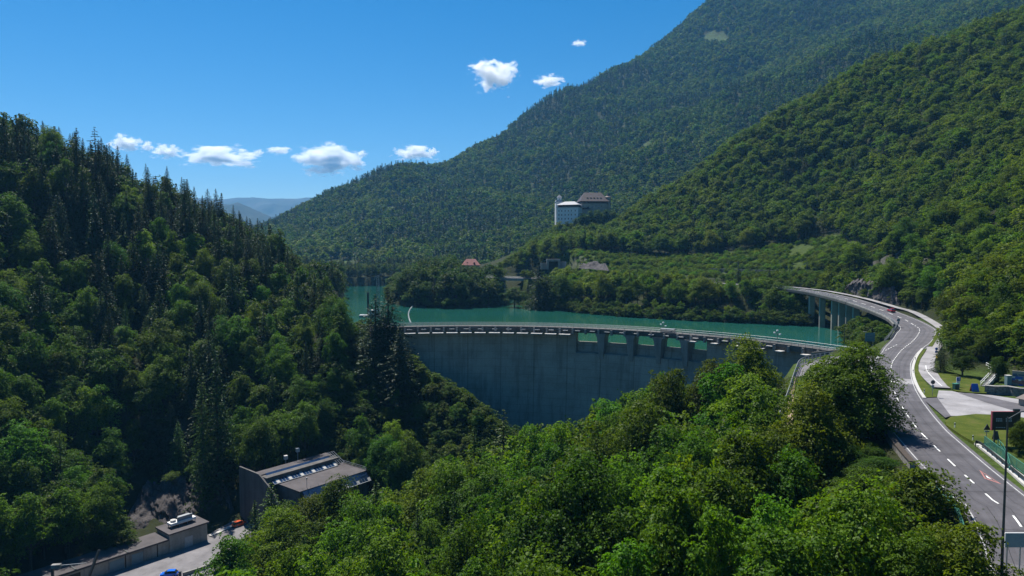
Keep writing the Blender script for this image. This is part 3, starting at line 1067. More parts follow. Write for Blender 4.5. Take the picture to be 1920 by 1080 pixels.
OPEN = [(1079, 1119), (1133, 1171), (1191, 1223), (1243, 1274), (1292, 1324)]
oa, ob = px_ang(1079, DR - 6), px_ang(1324, DR - 6)
aL, aR = DA0 + 0.10, DA1 - 0.06
sec_full = [(DR - 5.2, 2.4), (DR - 1, 2.4), (DR - 1, -30), (DR - 9, -58), (DR - 11.5, -58), (DR - 6.6, -20), (DR - 5.4, -4)]
sec_sill = [(DR - 2.4, -1.5), (DR - 1.02, -1.5), (DR - 1.02, -30), (DR - 9, -58), (DR - 11.48, -58), (DR - 6.58, -20), (DR - 5.5, -5.6), (DR - 3.0, -5.3), (DR - 2.5, -3)]
mb = MB()
arcsolid(mb, aL, oa, sec_full, 50)
arcsolid(mb, oa - 0.0002, ob + 0.0002, sec_sill, 30)
arcsolid(mb, ob, aR, sec_full, 50)
part(mb, "dam_wall", M['dam'], dam)
mb = MB()
arcsolid(mb, aL, aR, [(DR - 6.3, 4.1), (DR - 0.4, 4.1), (DR - 0.4, 2.42), (DR - 6.3, 2.42)], 110)
arcsolid(mb, aL, aR, [(DR - 6.5, 4.3), (DR - 6.15, 4.3), (DR - 6.15, 3.2), (DR - 6.5, 3.2)], 110)
part(mb, "crest_deck", M['deckconc'], dam)
for rr, nm in ((DR - 6.3, "railing"), (DR - 0.6, "railing")):
    mb = MB()
    n = 74
    for z in (4.65, 5.0, 5.3):
        mb.tube([dpt(aL + (aR - aL) * k / n, rr, z) for k in range(n + 1)], 0.05, 4)
    for k in range(n + 1):
        g = aL + (aR - aL) * k / n
        mb.bar(dpt(g, rr, 4.1), dpt(g, rr, 5.3), 0.08)
    part(mb, nm, M['steel'], dam)
walkway = MB()
for i in range(4):
    g0, g1 = px_ang(OPEN[i][1], DR - 7), px_ang(OPEN[i + 1][0], DR - 7)
    g = (g0 + g1) / 2
    t = Vector((math.sin(g), -math.cos(g), 0))
    rad = Vector((math.cos(g), math.sin(g), 0))
    C3 = Vector((DC[0], DC[1], 0))
    vs = []
    for z, hw, r0 in ((2.4, 2.1, DR - 7.2), (1.0, 1.45, DR - 7.0), (-7.5, 0.75, DR - 6.2)):
        for sx, r in ((-1, r0), (1, r0), (1, DR - 0.6), (-1, DR - 0.6)):
            vs.append(C3 + rad * r + t * (sx * hw) + Vector((0, 0, z)))
    mb = MB()
    mb.add(vs, [(0, 1, 2, 3), (11, 10, 9, 8)] + [(a_ + 4 * k, a_ + 4 + 4 * k, (a_ + 1) % 4 + 4 + 4 * k, (a_ + 1) % 4 + 4 * k) for k in range(2) for a_ in range(4)])
    part(mb, "spillway_pier", M['concrete'], dam)
# pale slabs and brackets under the crest
kled = 0
for px in list(np.arange(768, 1070, 26.5)):
    g = px_ang(px, DR - 8)
    mb = MB()
    p = dpt(g, DR - 7.6, 1.7)
    mb.box(p, (3.3, 4.6, 4.3)[:2] + (0.28,), g, 0) if False else mb.box(p, (4.2, 4.4, 0.3), g)
    part(mb, "ledge_slab", M['pale'], dam)
for px in list(np.arange(768, 1070, 26.5)) + list(np.arange(1082, 1440, 27.5)):
    g = px_ang(px, DR - 8)
    mb = MB()
    mb.box(dpt(g, DR - 6.9, 3.15), (1.2, 2.0, 0.22), g)
    part(mb, "drain_cap", M['pale'], dam)
for px in (1300, 1340, 1385, 1425, 1462, 1510, 1557):
    g = px_ang(px, DR - 8)
    mb = MB()
    mb.box(dpt(g, DR - 7.6, 2.0), (2.8, 2.2, 0.3), g)
    part(mb, "ledge_slab", M['pale'], dam)
for k in range(36):
    g = aL + (aR - aL) * (k + 0.5) / 36
    mb = MB()
    mb.box(dpt(g, DR - 6.6, 2.0), (1.2, 0.7, 2.0), g)
    part(mb, "bracket", M['concrete'], dam)


def crest_light(px, h, label):
    g = px_ang(px)
    p = dpt(g, DR - 0.9, 4.1)
    t = thing("floodlight_post", label, "floodlight", p, 0, "floodlights on the dam crest")
    mb = MB(); mb.tube([(p[0], p[1], 4.1), (p[0], p[1], 4.1 + h)], 0.09, 6)
    mb.bar((p[0] - .9, p[1], 4.1 + h - .9), (p[0] + .9, p[1], 4.1 + h - 1.1), 0.1)
    part(mb, "post", M['steel'], t)
    for sx, dz in ((-0.9, -0.6), (0.9, -1.2), (0, 0.1)):
        mb = MB(); mb.box((p[0] + sx, p[1], 4.1 + h + dz), (0.6, 0.5, 0.45), 0.3)
        part(mb, "lamp_head", M['white'], t, bevel=0.08)


crest_light(1245, 3.0, "floodlight post on the dam crest above the spillway openings")
crest_light(1460, 3.4, "floodlight post on the dam crest beside the right bank")
g_ = px_ang(1258)
cb = thing("control_cabinet", "dark control cabinet on the dam crest above the spillway", "cabinet", dpt(g_, DR - 3, 4.1))
mb = MB(); p = dpt(g_, DR - 3, 4.1); mb.box(p, (2.6, 5.0, 1.2), g_); part(mb, "cabinet_body", M['darksteel'], cb)
mb = MB(); mb.box((p[0], p[1], 5.3), (2.9, 5.3, 0.15), g_); part(mb, "cabinet_roof", M['steel'], cb)

# ================================================================== VIADUCT / ROAD BRIDGE / RAILINGS


def seg(P, c0, c1):
    return P[c0:c1]


ia, ib = int(np.argmin(np.hypot(ROAD[:, 0] - 147, ROAD[:, 1] - 246))), int(np.argmin(np.hypot(ROAD[:, 0] - 135, ROAD[:, 1] - 357)))
vi = thing("road_viaduct", "curved concrete road viaduct on slab piers over the lake edge", "viaduct", ROAD[(ia + ib) // 2] - np.array([0, 0, 14]))
mb = MB()
dn = np.array([0, 0, -0.06])
mb.strip(offset(ROAD, -(wl + 0.9))[ia:ib] + dn, offset(ROAD, wr + 0.4)[ia:ib] + dn, 0.9)
mb.strip(offset(ROAD, -(wl - 1.2))[ia:ib] + dn * 16, offset(ROAD, wr - 0.5)[ia:ib] + dn * 16, 0.7)
part(mb, "deck", M['deckconc'], vi)
mb = MB()
mb.strip(offset(ROAD, -(wl + 0.9))[ia:ib] + np.array([0, 0, .35]), offset(ROAD, -(wl + 0.45))[ia:ib] + np.array([0, 0, .35]), 0.42)
part(mb, "edge_beam", M['concrete'], vi)
for Yp in (329, 320, 312, 305.5, 299.5, 293.5):
    k = int(np.argmin(np.abs(ROAD[ia:ib, 1] - Yp))) + ia
    c = offset(ROAD, -2.6)[k]
    T = ROAD[k + 1] - ROAD[k - 1]
    rz = math.atan2(T[1], T[0])
    zt = ROAD[k, 2] - 1.7
    zb = -8
    mb = MB(); mb.box((c[0], c[1], zb), (0.9, 2.8, zt - zb), rz)
    part(mb, "pier", M['palewall'], vi)


def railing(name, label, cat, P, h=1.1, post=2.5, mat='green', rails=(0.45, 0.8, 1.1), w=0.06, panel=None, group=None, mesh=None):
    P = np.asarray(P)
    t = thing(name, label, cat, P[len(P) // 2], 0, group)
    L = np.r_[0, np.cumsum(np.linalg.norm(np.diff(P, axis=0), axis=1))]
    s_ = 0.0
    pm_ = None
    while s_ <= L[-1]:
        p_ = np.array([np.interp(s_, L, P[:, k]) for k in range(3)])
        if pm_ is None:
            mb = MB()
            mb.bar((0, 0, -0.15), (0, 0, h), w * 1.4)
            po_ = mb.build("post", M[mat], t)
            pm_ = po_.data
        else:
            po_ = bpy.data.objects.new("post", pm_)
            COL.objects.link(po_)
            po_.parent = t
        po_.location = tuple(float(v) for v in (p_ - np.asarray(t.location)))
        s_ += post
    mb = MB()
    for r in rails: mb.tube(P + np.array([0, 0, r]), w * 0.6, 5)
    part(mb, "rails", M[mat], t)
    if panel:
        mb = MB()
        for i in range(len(P) - 1):
            mb.bar(P[i] + [0, 0, (panel[0] + panel[1]) / 2], P[i + 1] + [0, 0, (panel[0] + panel[1]) / 2], 0.05, panel[1] - panel[0])
        part(mb, "beam", M[panel[2]], t)
    if mesh:
        mb = MB()
        n_ = int(L[-1] / mesh)
        for k in range(n_ + 1):
            p_ = np.array([np.interp(k * mesh, L, P[:, q]) for q in range(3)])
            mb.bar(p_ + [0, 0, 0.12], p_ + [0, 0, h], 0.03)
        for z in np.arange(0.15, h, mesh): mb.tube(P + np.array([0, 0, z]), 0.015, 3)
        part(mb, "wire_mesh", M[mat], t)
    return t


i0 = int(np.argmin(np.hypot(ROAD[:, 0] - R0[16][0], ROAD[:, 1] - R0[16][1])))
ER_ = offset(ROAD, -(wl + 0.68))
railing("bridge_railing", "green grey bridge railing along the lake side of the curved viaduct", "railing", ER_[i0:ib] + np.array([0, 0, .3]), 1.2, 2.2, 'steel', (0.35, 0.6, 0.85, 1.2))
i1 = int(np.argmin(np.hypot(ROAD[:, 0] - R0[17][0], ROAD[:, 1] - R0[17][1])))
i2 = int(np.argmin(np.hypot(ROAD[:, 0] - 150, ROAD[:, 1] - 259)))
railing("crash_barrier", "curved steel crash barrier on the inside of the road bend", "crash barrier", offset(ROAD, -(wl + 0.05))[i1:i2], 0.75, 2.0, 'steel', (0.72,), 0.07, (0.42, 0.72, 'darksteel'))
# the bridge over the inlet
j0, j1 = int(np.argmin(np.hypot(ROAD[:, 0] - 22, ROAD[:, 1] - 459))), int(np.argmin(np.hypot(ROAD[:, 0] + 19, ROAD[:, 1] - 476)))
br = thing("road_bridge", "low dark road bridge over the lake inlet between two wooded banks", "bridge", (0, 466, 10))
mb = MB(); mb.strip(offset(ROAD, -5.4)[j0:j1] - [0, 0, .1], offset(ROAD, 5.4)[j0:j1] - [0, 0, .1], 1.6); part(mb, "deck", M['concrete'], br)
mb = MB()
for k in range(j0, j1, 2): mb.bar(offset(ROAD, -5.2)[k], offset(ROAD, -5.2)[k] + [0, 0, 1.1], 0.1)
mb.tube(offset(ROAD, -5.2)[j0:j1] + np.array([0, 0, 1.1]), 0.07, 4)
mb.tube(offset(ROAD, -5.2)[j0:j1] + np.array([0, 0, .6]), 0.05, 4); part(mb, "railing", M['steel'], br)
for xx in (-6, 8):
    mb = MB(); yy = float(np.interp(-xx, -ROAD[j0:j1, 0], ROAD[j0:j1, 1])); mb.box((xx, yy, -6), (1.2, 7, 20), 0.3); part(mb, "pier", M['concrete'], br)

# near-right roadside
GR = smooth([onz(x, y, 5.0) for x, y in ((1829, 836), (1838, 838), (1870, 864), (1922, 907), (1990, 965))], 2)
railing("crash_barrier", "dark steel crash barrier with teal rim at the right road edge", "crash barrier", GR, 0.8, 2.0, 'darksteel', (0.78,), 0.07, (0.4, 0.78, 'darksteel'))
FE = smooth([onz(x, y, 5.0) for x, y in ((1846, 834), (1880, 860), (1925, 893), (1990, 940))], 2)
railing("mesh_fence", "green wire mesh fence above the right road edge by the lawn", "fence", FE, 1.35, 2.4, 'green', (0.1, 1.35), 0.06, mesh=0.22)
wk = MB(); wk.ribbon(offset(FE, 0.25) + [0, 0, .06], offset(FE, 1.25) + [0, 0, .06]); tag(wk.build("pavement", M['pale']), kind="structure")
HR = [onz(1871, 838, 5.0), onz(1880, 848, 5.0), onz(1889, 868, 5.0), onz(1893, 885, 5.0)]
railing("handrail", "pale green handrail leading down from the billboard", "handrail", HR, 1.2, 1.6, 'green', (0.6, 1.2), 0.07)
LR = offset(ROAD, -5.7)
la, lb = int(np.argmin(np.abs(ROAD[:, 1] - 52))), int(np.argmin(np.abs(ROAD[:, 1] - 88)))
lc, ld = int(np.argmin(np.abs(ROAD[:, 1] - 90))), int(np.argmin(np.abs(ROAD[:, 1] - 116)))
railing("bridge_railing", "green railing beside the road behind the lowest right trees", "railing", LR[la:lb], 1.1, 2.0, 'green', (0.3, 0.55, 0.8, 1.1))
pw_ = thing("parapet_wall", "shaded stone parapet wall with timber top left of the road", "wall", LR[lc])
mb = MB(); mb.strip(offset(ROAD, -6.1)[lc:ld] + [0, 0, .7], offset(ROAD, -5.5)[lc:ld] + [0, 0, .7], 3.5); part(mb, "wall_body", M['stone'], pw_)
mb = MB(); mb.strip(offset(ROAD, -6.2)[lc:ld] + [0, 0, .9], offset(ROAD, -5.4)[lc:ld] + [0, 0, .9], .2); part(mb, "coping", M['wood'], pw_)
HP = smooth([onz(x, y, 4.9) for x, y in ((1461, 792), (1478, 745), (1492, 702), (1502, 684), (1530, 675), (1562, 670))], 2)
railing("cliff_railing", "pale steel railing along the cliff edge beside the dam wall", "railing", HP, 1.6, 2.2, 'steel', (0.25, 0.9, 1.6), 0.13)
RW = smooth([onz(x, y, 4.9) for x, y in ((1522, 668), (1560, 664), (1615, 660))], 2)
mb = MB(); t = thing("low_wall", "low pale concrete wall behind the platform under the dam crest", "wall", RW[0])
mb.strip(offset(RW, -.2) + [0, 0, 1.0], offset(RW, .2) + [0, 0, 1.0], 2); part(mb, "wall_body", M['concrete'], t)
mb = MB(); mb.strip(offset(RW, -.28) + [0, 0, 1.12], offset(RW, .28) + [0, 0, 1.12], .12); part(mb, "coping", M['deckconc'], t)


# ------------------------------------------------------------------ cars
def car(name, label, loc, rz, paint, group=None):
    t = thing(name, label, "car", loc, rz, group)
    L, Wd = 4.2, 1.76

    def loft(secs, mat, nm):
        mb = MB(); n = len(secs[0])
        vs = [p_ for s_ in secs for p_ in s_]
        fs = [(i * n + k, i * n + (k + 1) % n, (i + 1) * n + (k + 1) % n, (i + 1) * n + k) for i in range(len(secs) - 1) for k in range(n)]
        fs += [tuple(range(n)), tuple((len(secs) - 1) * n + k for k in range(n))[::-1]]
        mb.add(vs, fs)
        o = mb.build(nm, mat, t, smooth=False, bevel=0.05)
        return o

    def ring(x, w, z0, z1, zs):
        h = w / 2
        return [(x, -h * .9, z0), (x, h * .9, z0), (x, h, z0 + .15), (x, h, zs), (x, h * .86, z1), (x, -h * .86, z1), (x, -h, zs), (x, -h, z0 + .15)]
    loft([ring(-2.1, 1.5, .35, .72, .66), ring(-1.95, 1.7, .25, .88, .78), ring(-1.2, 1.76, .2, .95, .85), ring(0, 1.76, .2, .95, .85),
          ring(.9, 1.76, .2, .93, .82), ring(1.75, 1.7, .22, .80, .70), ring(2.1, 1.4, .34, .60, .52)], M[paint], "body")

    def ring2(x, w, w2, z1):
        return [(x, -w / 2, .9), (x, w / 2, .9), (x, w2 / 2, z1), (x, -w2 / 2, z1)]
    loft([ring2(-1.95, 1.5, 1.3, .93), ring2(-1.45, 1.58, 1.22, 1.40), ring2(-.2, 1.6, 1.24, 1.44), ring2(.35, 1.6, 1.24, 1.38), ring2(1.1, 1.5, 1.35, .93)], M['glass'], "windows")
    mb = MB()
    vs = [(-1.5, -.60, 1.405), (-1.5, .60, 1.405), (-.2, .615, 1.46), (-.2, -.615, 1.46), (.33, -.60, 1.405), (.33, .60, 1.405)]
    mb.add(vs + [(x, y, z + .035) for x, y, z in vs], [(6, 9, 8, 7), (9, 10, 11, 8), (0, 1, 2, 3), (3, 2, 5, 4), (0, 3, 9, 6), (3, 4, 10, 9), (1, 7, 8, 2), (2, 8, 11, 5), (0, 6, 7, 1), (4, 5, 11, 10)])
    mb.build("roof", M[paint], t)
    for sx in (-1.3, 1.3):
        for sy in (-.8, .8):
            mb = MB(); mb.tube([(sx, sy - .11, .31), (sx, sy + .11, .31)], .31, 14)
            wh = mb.build("wheel", M['black'], t, smooth=False)
            mb = MB(); yy = sy + (.115 if sy > 0 else -.115); mb.tube([(sx, yy - .01, .31), (sx, yy + .01, .31)], .2, 10)
            mb.build("rim", M['steel'], wh)
    for sy in (-.6, .6):
        mb = MB(); mb.box((1.98, sy, .55), (.16, .34, .13)); mb.build("headlight", M['lamp'], t)
        mb = MB(); mb.box((-2.03, sy, .62), (.12, .3, .14)); mb.build("taillight", M['tail'], t)
    for sy in (-.95, .95):
        mb = MB(); mb.box((.75, sy, .92), (.14, .2, .14)); mb.build("wing_mirror", M[paint], t)
    return t


rc = onroad(1672, 584)
kk = int(np.argmin(np.hypot(ROAD[:, 0] - rc[0], ROAD[:, 1] - rc[1])))
Tt = ROAD[kk + 1] - ROAD[kk - 1]
car("car", "red hatchback driving on the curved road beyond the bend", offset(ROAD, 2.0)[kk] + np.array([0, 0, .02]), math.atan2(Tt[1], Tt[0]), 'red')
car("car", "bright blue car parked on the yard at the bottom edge", onz(317, 1080, -47) + np.array([0, 0, .02]), math.radians(190), 'blue')
car("car", "orange red car half hidden by trees at the yard end", onz(449, 985, -47) + np.array([0, 0, .02]), math.radians(52), 'orange')


# ------------------------------------------------------------------ signs and street furniture
def on5(px, py): return onroad(px, py, 0)


def post(t, p, h, r=0.045, mat='steel', z0=-.1):
    mb = MB(); mb.tube([(p[0], p[1], p[2] + z0), (p[0], p[1], p[2] + h)], r, 6); part(mb, "post", M[mat], t)


def disc(t, nm, c, r, mat, n=20, thick=.05, rz=0.0, sides=None):
    n = sides or n
    cs, sn = math.cos(rz), math.sin(rz)
    mb = MB()
    ring_ = [(c[0] + r * math.cos(k * 2 * math.pi / n + math.pi / 2) * cs, c[1] + r * math.cos(k * 2 * math.pi / n + math.pi / 2) * sn, c[2] + r * math.sin(k * 2 * math.pi / n + math.pi / 2)) for k in range(n)]
    f = np.array((sn, -cs, 0)) * thick
    vs = [tuple(np.array(p_) + f) for p_ in ring_] + [tuple(np.array(p_) - f) for p_ in ring_]
    mb.add(vs, [tuple(range(n)), tuple(range(2 * n - 1, n - 1, -1))] + [(k, n + k, n + (k + 1) % n, (k + 1) % n) for k in range(n)])
    return part(mb, nm, M[mat], t)


def panel(t, nm, c, w, h, mat, rz=0.0, th=.08):
    mb = MB(); mb.box((c[0], c[1], c[2]), (w, th, h), rz); return part(mb, nm, M[mat], t)


p = on5(1748, 744); t = thing("traffic_sign", "round dark sign above a small plate on the verge tip", "road sign", p)
post(t, p, 3.0, .05); disc(t, "sign_plate", p + [0, -.08, 3.0], .42, 'darksteel'); panel(t, "plate", p + [0, -.08, 1.9], .5, .5, 'signback')
p = on5(1755, 671); t = thing("traffic_sign", "blue round path sign on the slope edge of the footpath", "road sign", p)
post(t, p, 2.7, .05); disc(t, "sign_plate", p + [0, -.08, 2.5], .38, 'bluesign'); panel(t, "plate", p + [0, -.08, 1.4], .7, .6, 'bluesign')
t2 = thing("grit_bin", "orange brown grit bin under the blue path sign", "bin", p + [.3, -.3, 0]); q = p + [.3, -.3, 0]
mb = MB(); mb.box(q, (.8, .6, .8), 0.2); part(mb, "bin_body", M['yellow'], t2, bevel=.04); mb = MB(); mb.box(q + [0, 0, .8], (.9, .7, .12), .2); part(mb, "lid", M['wood'], t2)
p = on5(1796, 727); t = thing("information_sign", "white info post with a blue sign on the lawn", "info sign", p)
panel(t, "white_board", p, .75, 2.3, 'white'); panel(t, "blue_sign", p + [.05, -.07, 1.5], .8, .8, 'bluesign')
panel(t, "symbol", p + [.12, -.13, 1.7], .1, .4, 'white', th=.02)
p = on5(1792, 731); t = thing("waste_bin", "dark green waste bin in front of the info post", "bin", p)
mb = MB(); mb.box(p, (1.0, .8, 1.25), .15); part(mb, "bin_body", M['binsteel'], t, bevel=.05)
mb = MB(); mb.box(p + [0, 0, 1.25], (1.1, .9, .14), .15); part(mb, "lid", M['green'], t)
p = on5(1827, 735); t = thing("sandwich_board", "blue folding board standing at the lawn edge", "advertising board", p)
mb = MB(); mb.add([p + [-.75, -.45, 0], p + [.75, -.45, 0], p + [.65, .0, 1.75], p + [-.65, .0, 1.75], p + [-.75, -.39, 0], p + [.75, -.39, 0], p + [.65, .06, 1.75], p + [-.65, .06, 1.75]], [(0, 1, 2, 3), (7, 6, 5, 4), (0, 3, 7, 4), (1, 5, 6, 2), (3, 2, 6, 7), (0, 4, 5, 1)]); part(mb, "front_panel", M['bluesign'], t)
mb = MB(); mb.add([p + [-.75, .55, 0], p + [.75, .55, 0], p + [.65, .08, 1.75], p + [-.65, .08, 1.75], p + [-.75, .49, 0], p + [.75, .49, 0], p + [.65, .02, 1.72], p + [-.65, .02, 1.72]], [(3, 2, 1, 0), (4, 5, 6, 7), (4, 7, 3, 0), (2, 6, 5, 1), (7, 6, 2, 3), (1, 5, 4, 0)]); part(mb, "rear_panel", M['posteredge'], t)
panel(t, "poster_lines", p + [.0, -.44, .25], .6, .35, 'teal', th=.02)
p = onz(1849, 829, 5.0); t = thing("warning_sign", "triangular warning sign at the lawn corner by the fence", "road sign", p)
post(t, p, 2.5, .05); disc(t, "sign_plate", p + [0, -.09, 2.25], .62, 'darksteel', sides=3); panel(t, "plate", p + [0, -.09, 1.6], .7, .2, 'signback')
# billboard
p = onz(1892, 836, 5.0)
bY = p[1]
t = thing("billboard", "black billboard with a red edge and pale lettering on the lawn", "billboard", p)
zb_, zt_ = at(1885, 806, bY)[2], at(1885, 772, bY)[2]
x0_, x1_ = at(1860, 800, bY)[0], at(1912, 800, bY)[0]
wB = x1_ - x0_
panel(t, "board", (x0_ + wB / 2, bY, zb_), wB, zt_ - zb_, 'poster', th=.22)
panel(t, "red_edge", (x0_ - .08, bY - .02, zb_ - .05), .16, zt_ - zb_ + .12, 'posteredge', th=.3)
panel(t, "top_trim", (x0_ + wB / 2, bY, zt_), wB, .06, 'posteredge', th=.26)
panel(t, "top_box", (x0_ + wB * .86, bY, zt_ + .08), .9, .35, 'darksteel', th=.3)
mb = MB()
rgl = random.Random(4)
for row, (zf, n_) in enumerate(((.58, 9), (.47, 9), (.12, 6))):
    xx = x0_ + .5
    for k in range(n_):
        ww = rgl.uniform(.12, .26) * (1 if row < 2 else .8)
        if not (row < 2 and 4 <= k <= 5):
            mb.box((xx + ww / 2, bY - .125, zb_ + (zt_ - zb_) * zf), (ww, .02, .2 if row < 2 else .12))
        xx += ww + .09
part(mb, "lettering", M['postertext'], t)
for sx in (.12, .88):
    mb = MB(); xx = x0_ + wB * sx
    mb.bar((xx, bY + .15, 4.7), (xx, bY + .15, zb_ + .3), .18)
    part(mb, "support_post", M['darksteel'], t)
p = onz(1867, 826, 5.0); t = thing("sandwich_board", "small black folding board beneath the billboard corner", "advertising board", p)
for sg in (-1, 1):
    mb = MB(); mb.add([p + [-.4, sg * .35, 0], p + [.4, sg * .35, 0], p + [.25, sg * .03, 1.5], p + [-.25, sg * .03, 1.5], p + [-.4, sg * .35 + .05, 0], p + [.4, sg * .35 + .05, 0], p + [.25, sg * .03 + .05, 1.5], p + [-.25, sg * .03 + .05, 1.5]], [(0, 1, 2, 3), (7, 6, 5, 4), (0, 3, 7, 4), (1, 5, 6, 2), (3, 2, 6, 7), (0, 4, 5, 1)]); part(mb, "board_panel", M['darksteel'], t)
p = onz(1890, 821, 5.0); t = thing("marker_post", "short yellow marker post in the grass under the billboard", "marker post", p)
mb = MB(); mb.bar(p, p + [.12, 0, .8], .16); part(mb, "post", M['yellow'], t); mb = MB(); mb.bar(p + [.12, 0, .8], p + [.13, 0, .9], .18); part(mb, "cap", M['darksteel'], t)
# sign backs
def signboard(label, px, py0, py1, Y, wpx, mat, base_z, border=None, name="direction_sign"):
    a_, b_ = at(px, py1, Y), at(px, py0, Y)
    t = thing(name, label, "road sign", (a_[0], Y, base_z))
    w_ = wpx / FPX * Y
    panel(t, "sign_panel", (a_[0], Y, a_[2]), w_, b_[2] - a_[2], mat)
    mb = MB()
    for sx in (-.35, .35): mb.bar((a_[0] + sx * w_, Y + .1, base_z - .3), (a_[0] + sx * w_, Y + .1, b_[2]), .09)
    part(mb, "posts", M['steel'], t)
    if border:
        mb = MB()
        mb.box((a_[0], Y, b_[2]), (w_ + .1, .1, .06)); mb.box((a_[0] - w_ / 2 - .03, Y, a_[2]), (.06, .1, b_[2] - a_[2])); mb.box((a_[0] + w_ / 2 + .03, Y, a_[2]), (.06, .1, b_[2] - a_[2]))
        part(mb, "border", M[border], t)
    return t, a_, b_, w_


signboard("grey back of a large road sign at the lower right road edge", 1902, 1000, 1026, 61, 36, 'signback', 4.9, 'white')
t, a_, b_, w_ = signboard("teal information board beside the lake at the dam's right end", 1631, 624, 640, 214, 18, 'teal', 4.0)
mb = MB(); [mb.box((a_[0] - .1, 214 - .06, a_[2] + k_), (w_ * .6, .03, .09)) for k_ in (.8, 1.2, 1.9)]; part(mb, "lettering", M['signback'], t)
p = onroad(1684, 612); t = thing("traffic_sign", "small dark road sign seen from behind at the inner bend", "road sign", p); post(t, p, 2.6, .06); disc(t, "sign_plate", p + [0, -.1, 2.3], .62, 'signback', sides=8)
disc(t, "lower_plate", p + [0, -.1, 1.3], .4, 'signback', sides=8)
# lamp posts


def lamp(label, base, h, r, arm, group=None, mat='darksteel'):
    t = thing("street_lamp", label, "street lamp", base, 0, group)
    x, y, z = base
    mb = MB(); mb.tube([(x, y, z - .3), (x, y, z + h * .5), (x, y, z + h)], [r, r * .75, r * .5], 8); part(mb, "pole", M[mat], t)
    if arm:
        e_ = (x + arm[0], y + arm[1], z + h + arm[2])
        mb = MB(); mb.tube([(x, y, z + h - .2), (x + arm[0] * .5, y + arm[1] * .5, z + h + arm[2] * .8), e_], r * .4, 6); part(mb, "arm", M[mat], t)
        mb = MB(); mb.box((e_[0], e_[1], e_[2] - .1), (1.0, .35, .16)); part(mb, "lamp_head", M['steel'], t, bevel=.04)
    return t


lamp("tall dark street lamp pole in front of the road at the right edge", (44.1, 60, 4.6), at(1908, 782, 60)[2] - 4.6, .13, (2.6, .5, .5))
b0 = np.array(at(1583, 655, 208)); lamp("tall thin lamp pole at the right end of the dam crest", (b0[0], 208, 4.6), at(1583, 565, 208)[2] - 4.6, .11, (1.6, 0, .2))
b0 = np.array(at(1592, 655, 211)); lamp("shorter lamp with a long arm beside the teal board", (b0[0], 211, 4.6), at(1592, 628, 211)[2] - 4.6, .1, (4.8, 0, 1.0))
# delineator posts at the road side
for k, (x, y) in enumerate(((1735, 655), (1716, 676), (1712, 700), (1733, 738), (1790, 803), (1824, 827))):
    p = onroad(x, y); t = thing("delineator_post", "white roadside delineator post on the right verge of the road", "delineator post", p, 0, "delineator posts along the right verge")
    mb = MB(); mb.box(p, (.14, .1, .95), 0, 0, .8); part(mb, "post", M['white'], t); mb = MB(); mb.box(p + [0, 0, .62], (.15, .12, .2)); part(mb, "reflector_band", M['black'], t)
# right edge: stairs, wall, mural, planter, cabinet, roof
st = thing("outdoor_stairs", "pale outdoor stairs with white handrails climbing the right slope", "stairs", on5(1848, 722))
p0, p1 = onz(1846, 724, 5.2), np.array(at(1868, 700, onz(1868, 716, 5)[1] + 6))
mb = MB()
for k in range(10):
    q = p0 + (p1 - p0) * (k / 9)
    mb.box((q[0], q[1], q[2] - .6), (1.8, .9, .8), .6)
part(mb, "steps", M['concrete'], st)
for o_ in (-.9, .9):
    mb = MB()
    for hh in (.5, 1.0):
        mb.tube([p0 + [o_, 0, hh], p1 + [o_, 0, hh], p1 + [o_ + 3.6, 1.5, hh - 1.9]][:2], .06, 5)
    for k in range(4): q = p0 + (p1 - p0) * (k / 3); mb.bar(q + [o_, 0, 0], q + [o_, 0, 1.0], .07)
    part(mb, "handrail", M['white'], st)
hr2 = thing("handrail", "three bar white handrail on the upper stair landing", "handrail", at(1850, 690, 165))
mb = MB()
for dz_ in (0, .55, 1.1): mb.tube([at(1849, 688, 166) + [0, 0, dz_], at(1868, 699, 162) + [0, 0, dz_]], .06, 5)
part(mb, "rails", M['white'], hr2)
mb = MB()
for f_ in (0, .5, 1): q = at(1849, 688, 166) * (1 - f_) + at(1868, 699, 162) * f_; mb.bar(q + [0, 0, -2.6], q + [0, 0, 1.1], .08)
part(mb, "posts", M['white'], hr2)
W0 = smooth([onz(x, y, 5.0) for x, y in ((1846, 736), (1868, 738), (1890, 738), (1912, 742), (1960, 745))], 1.5)
pwall = thing("stone_wall", "low dark stone planter wall at the right frame edge", "wall", W0[3])
mb = MB(); mb.strip(offset(W0, -.4) + [0, 0, 1.5], offset(W0, .4) + [0, 0, 1.5], 2.0); part(mb, "wall_body", M['stone'], pwall)
mb = MB(); mb.strip(offset(W0, -.5) + [0, 0, 1.6], offset(W0, .5) + [0, 0, 1.6], .12); part(mb, "coping", M['concrete'], pwall)
mu = thing("mural_wall", "garden wall painted with a colourful blue and red mural", "mural wall", onz(1912, 722, 6))
a_ = np.array(at(1897, 722, 150)); b_ = np.array(at(1970, 726, 146))
rzm = math.atan2(b_[1] - a_[1], b_[0] - a_[0]); cm = (a_ + b_) / 2
Lm = float(np.linalg.norm((b_ - a_)[:2]))
mb = MB(); mb.box((cm[0], cm[1], cm[2] - .8), (Lm, .3, 3.9), rzm); part(mb, "wall_body", M['beige'], mu)
rg = random.Random(9)
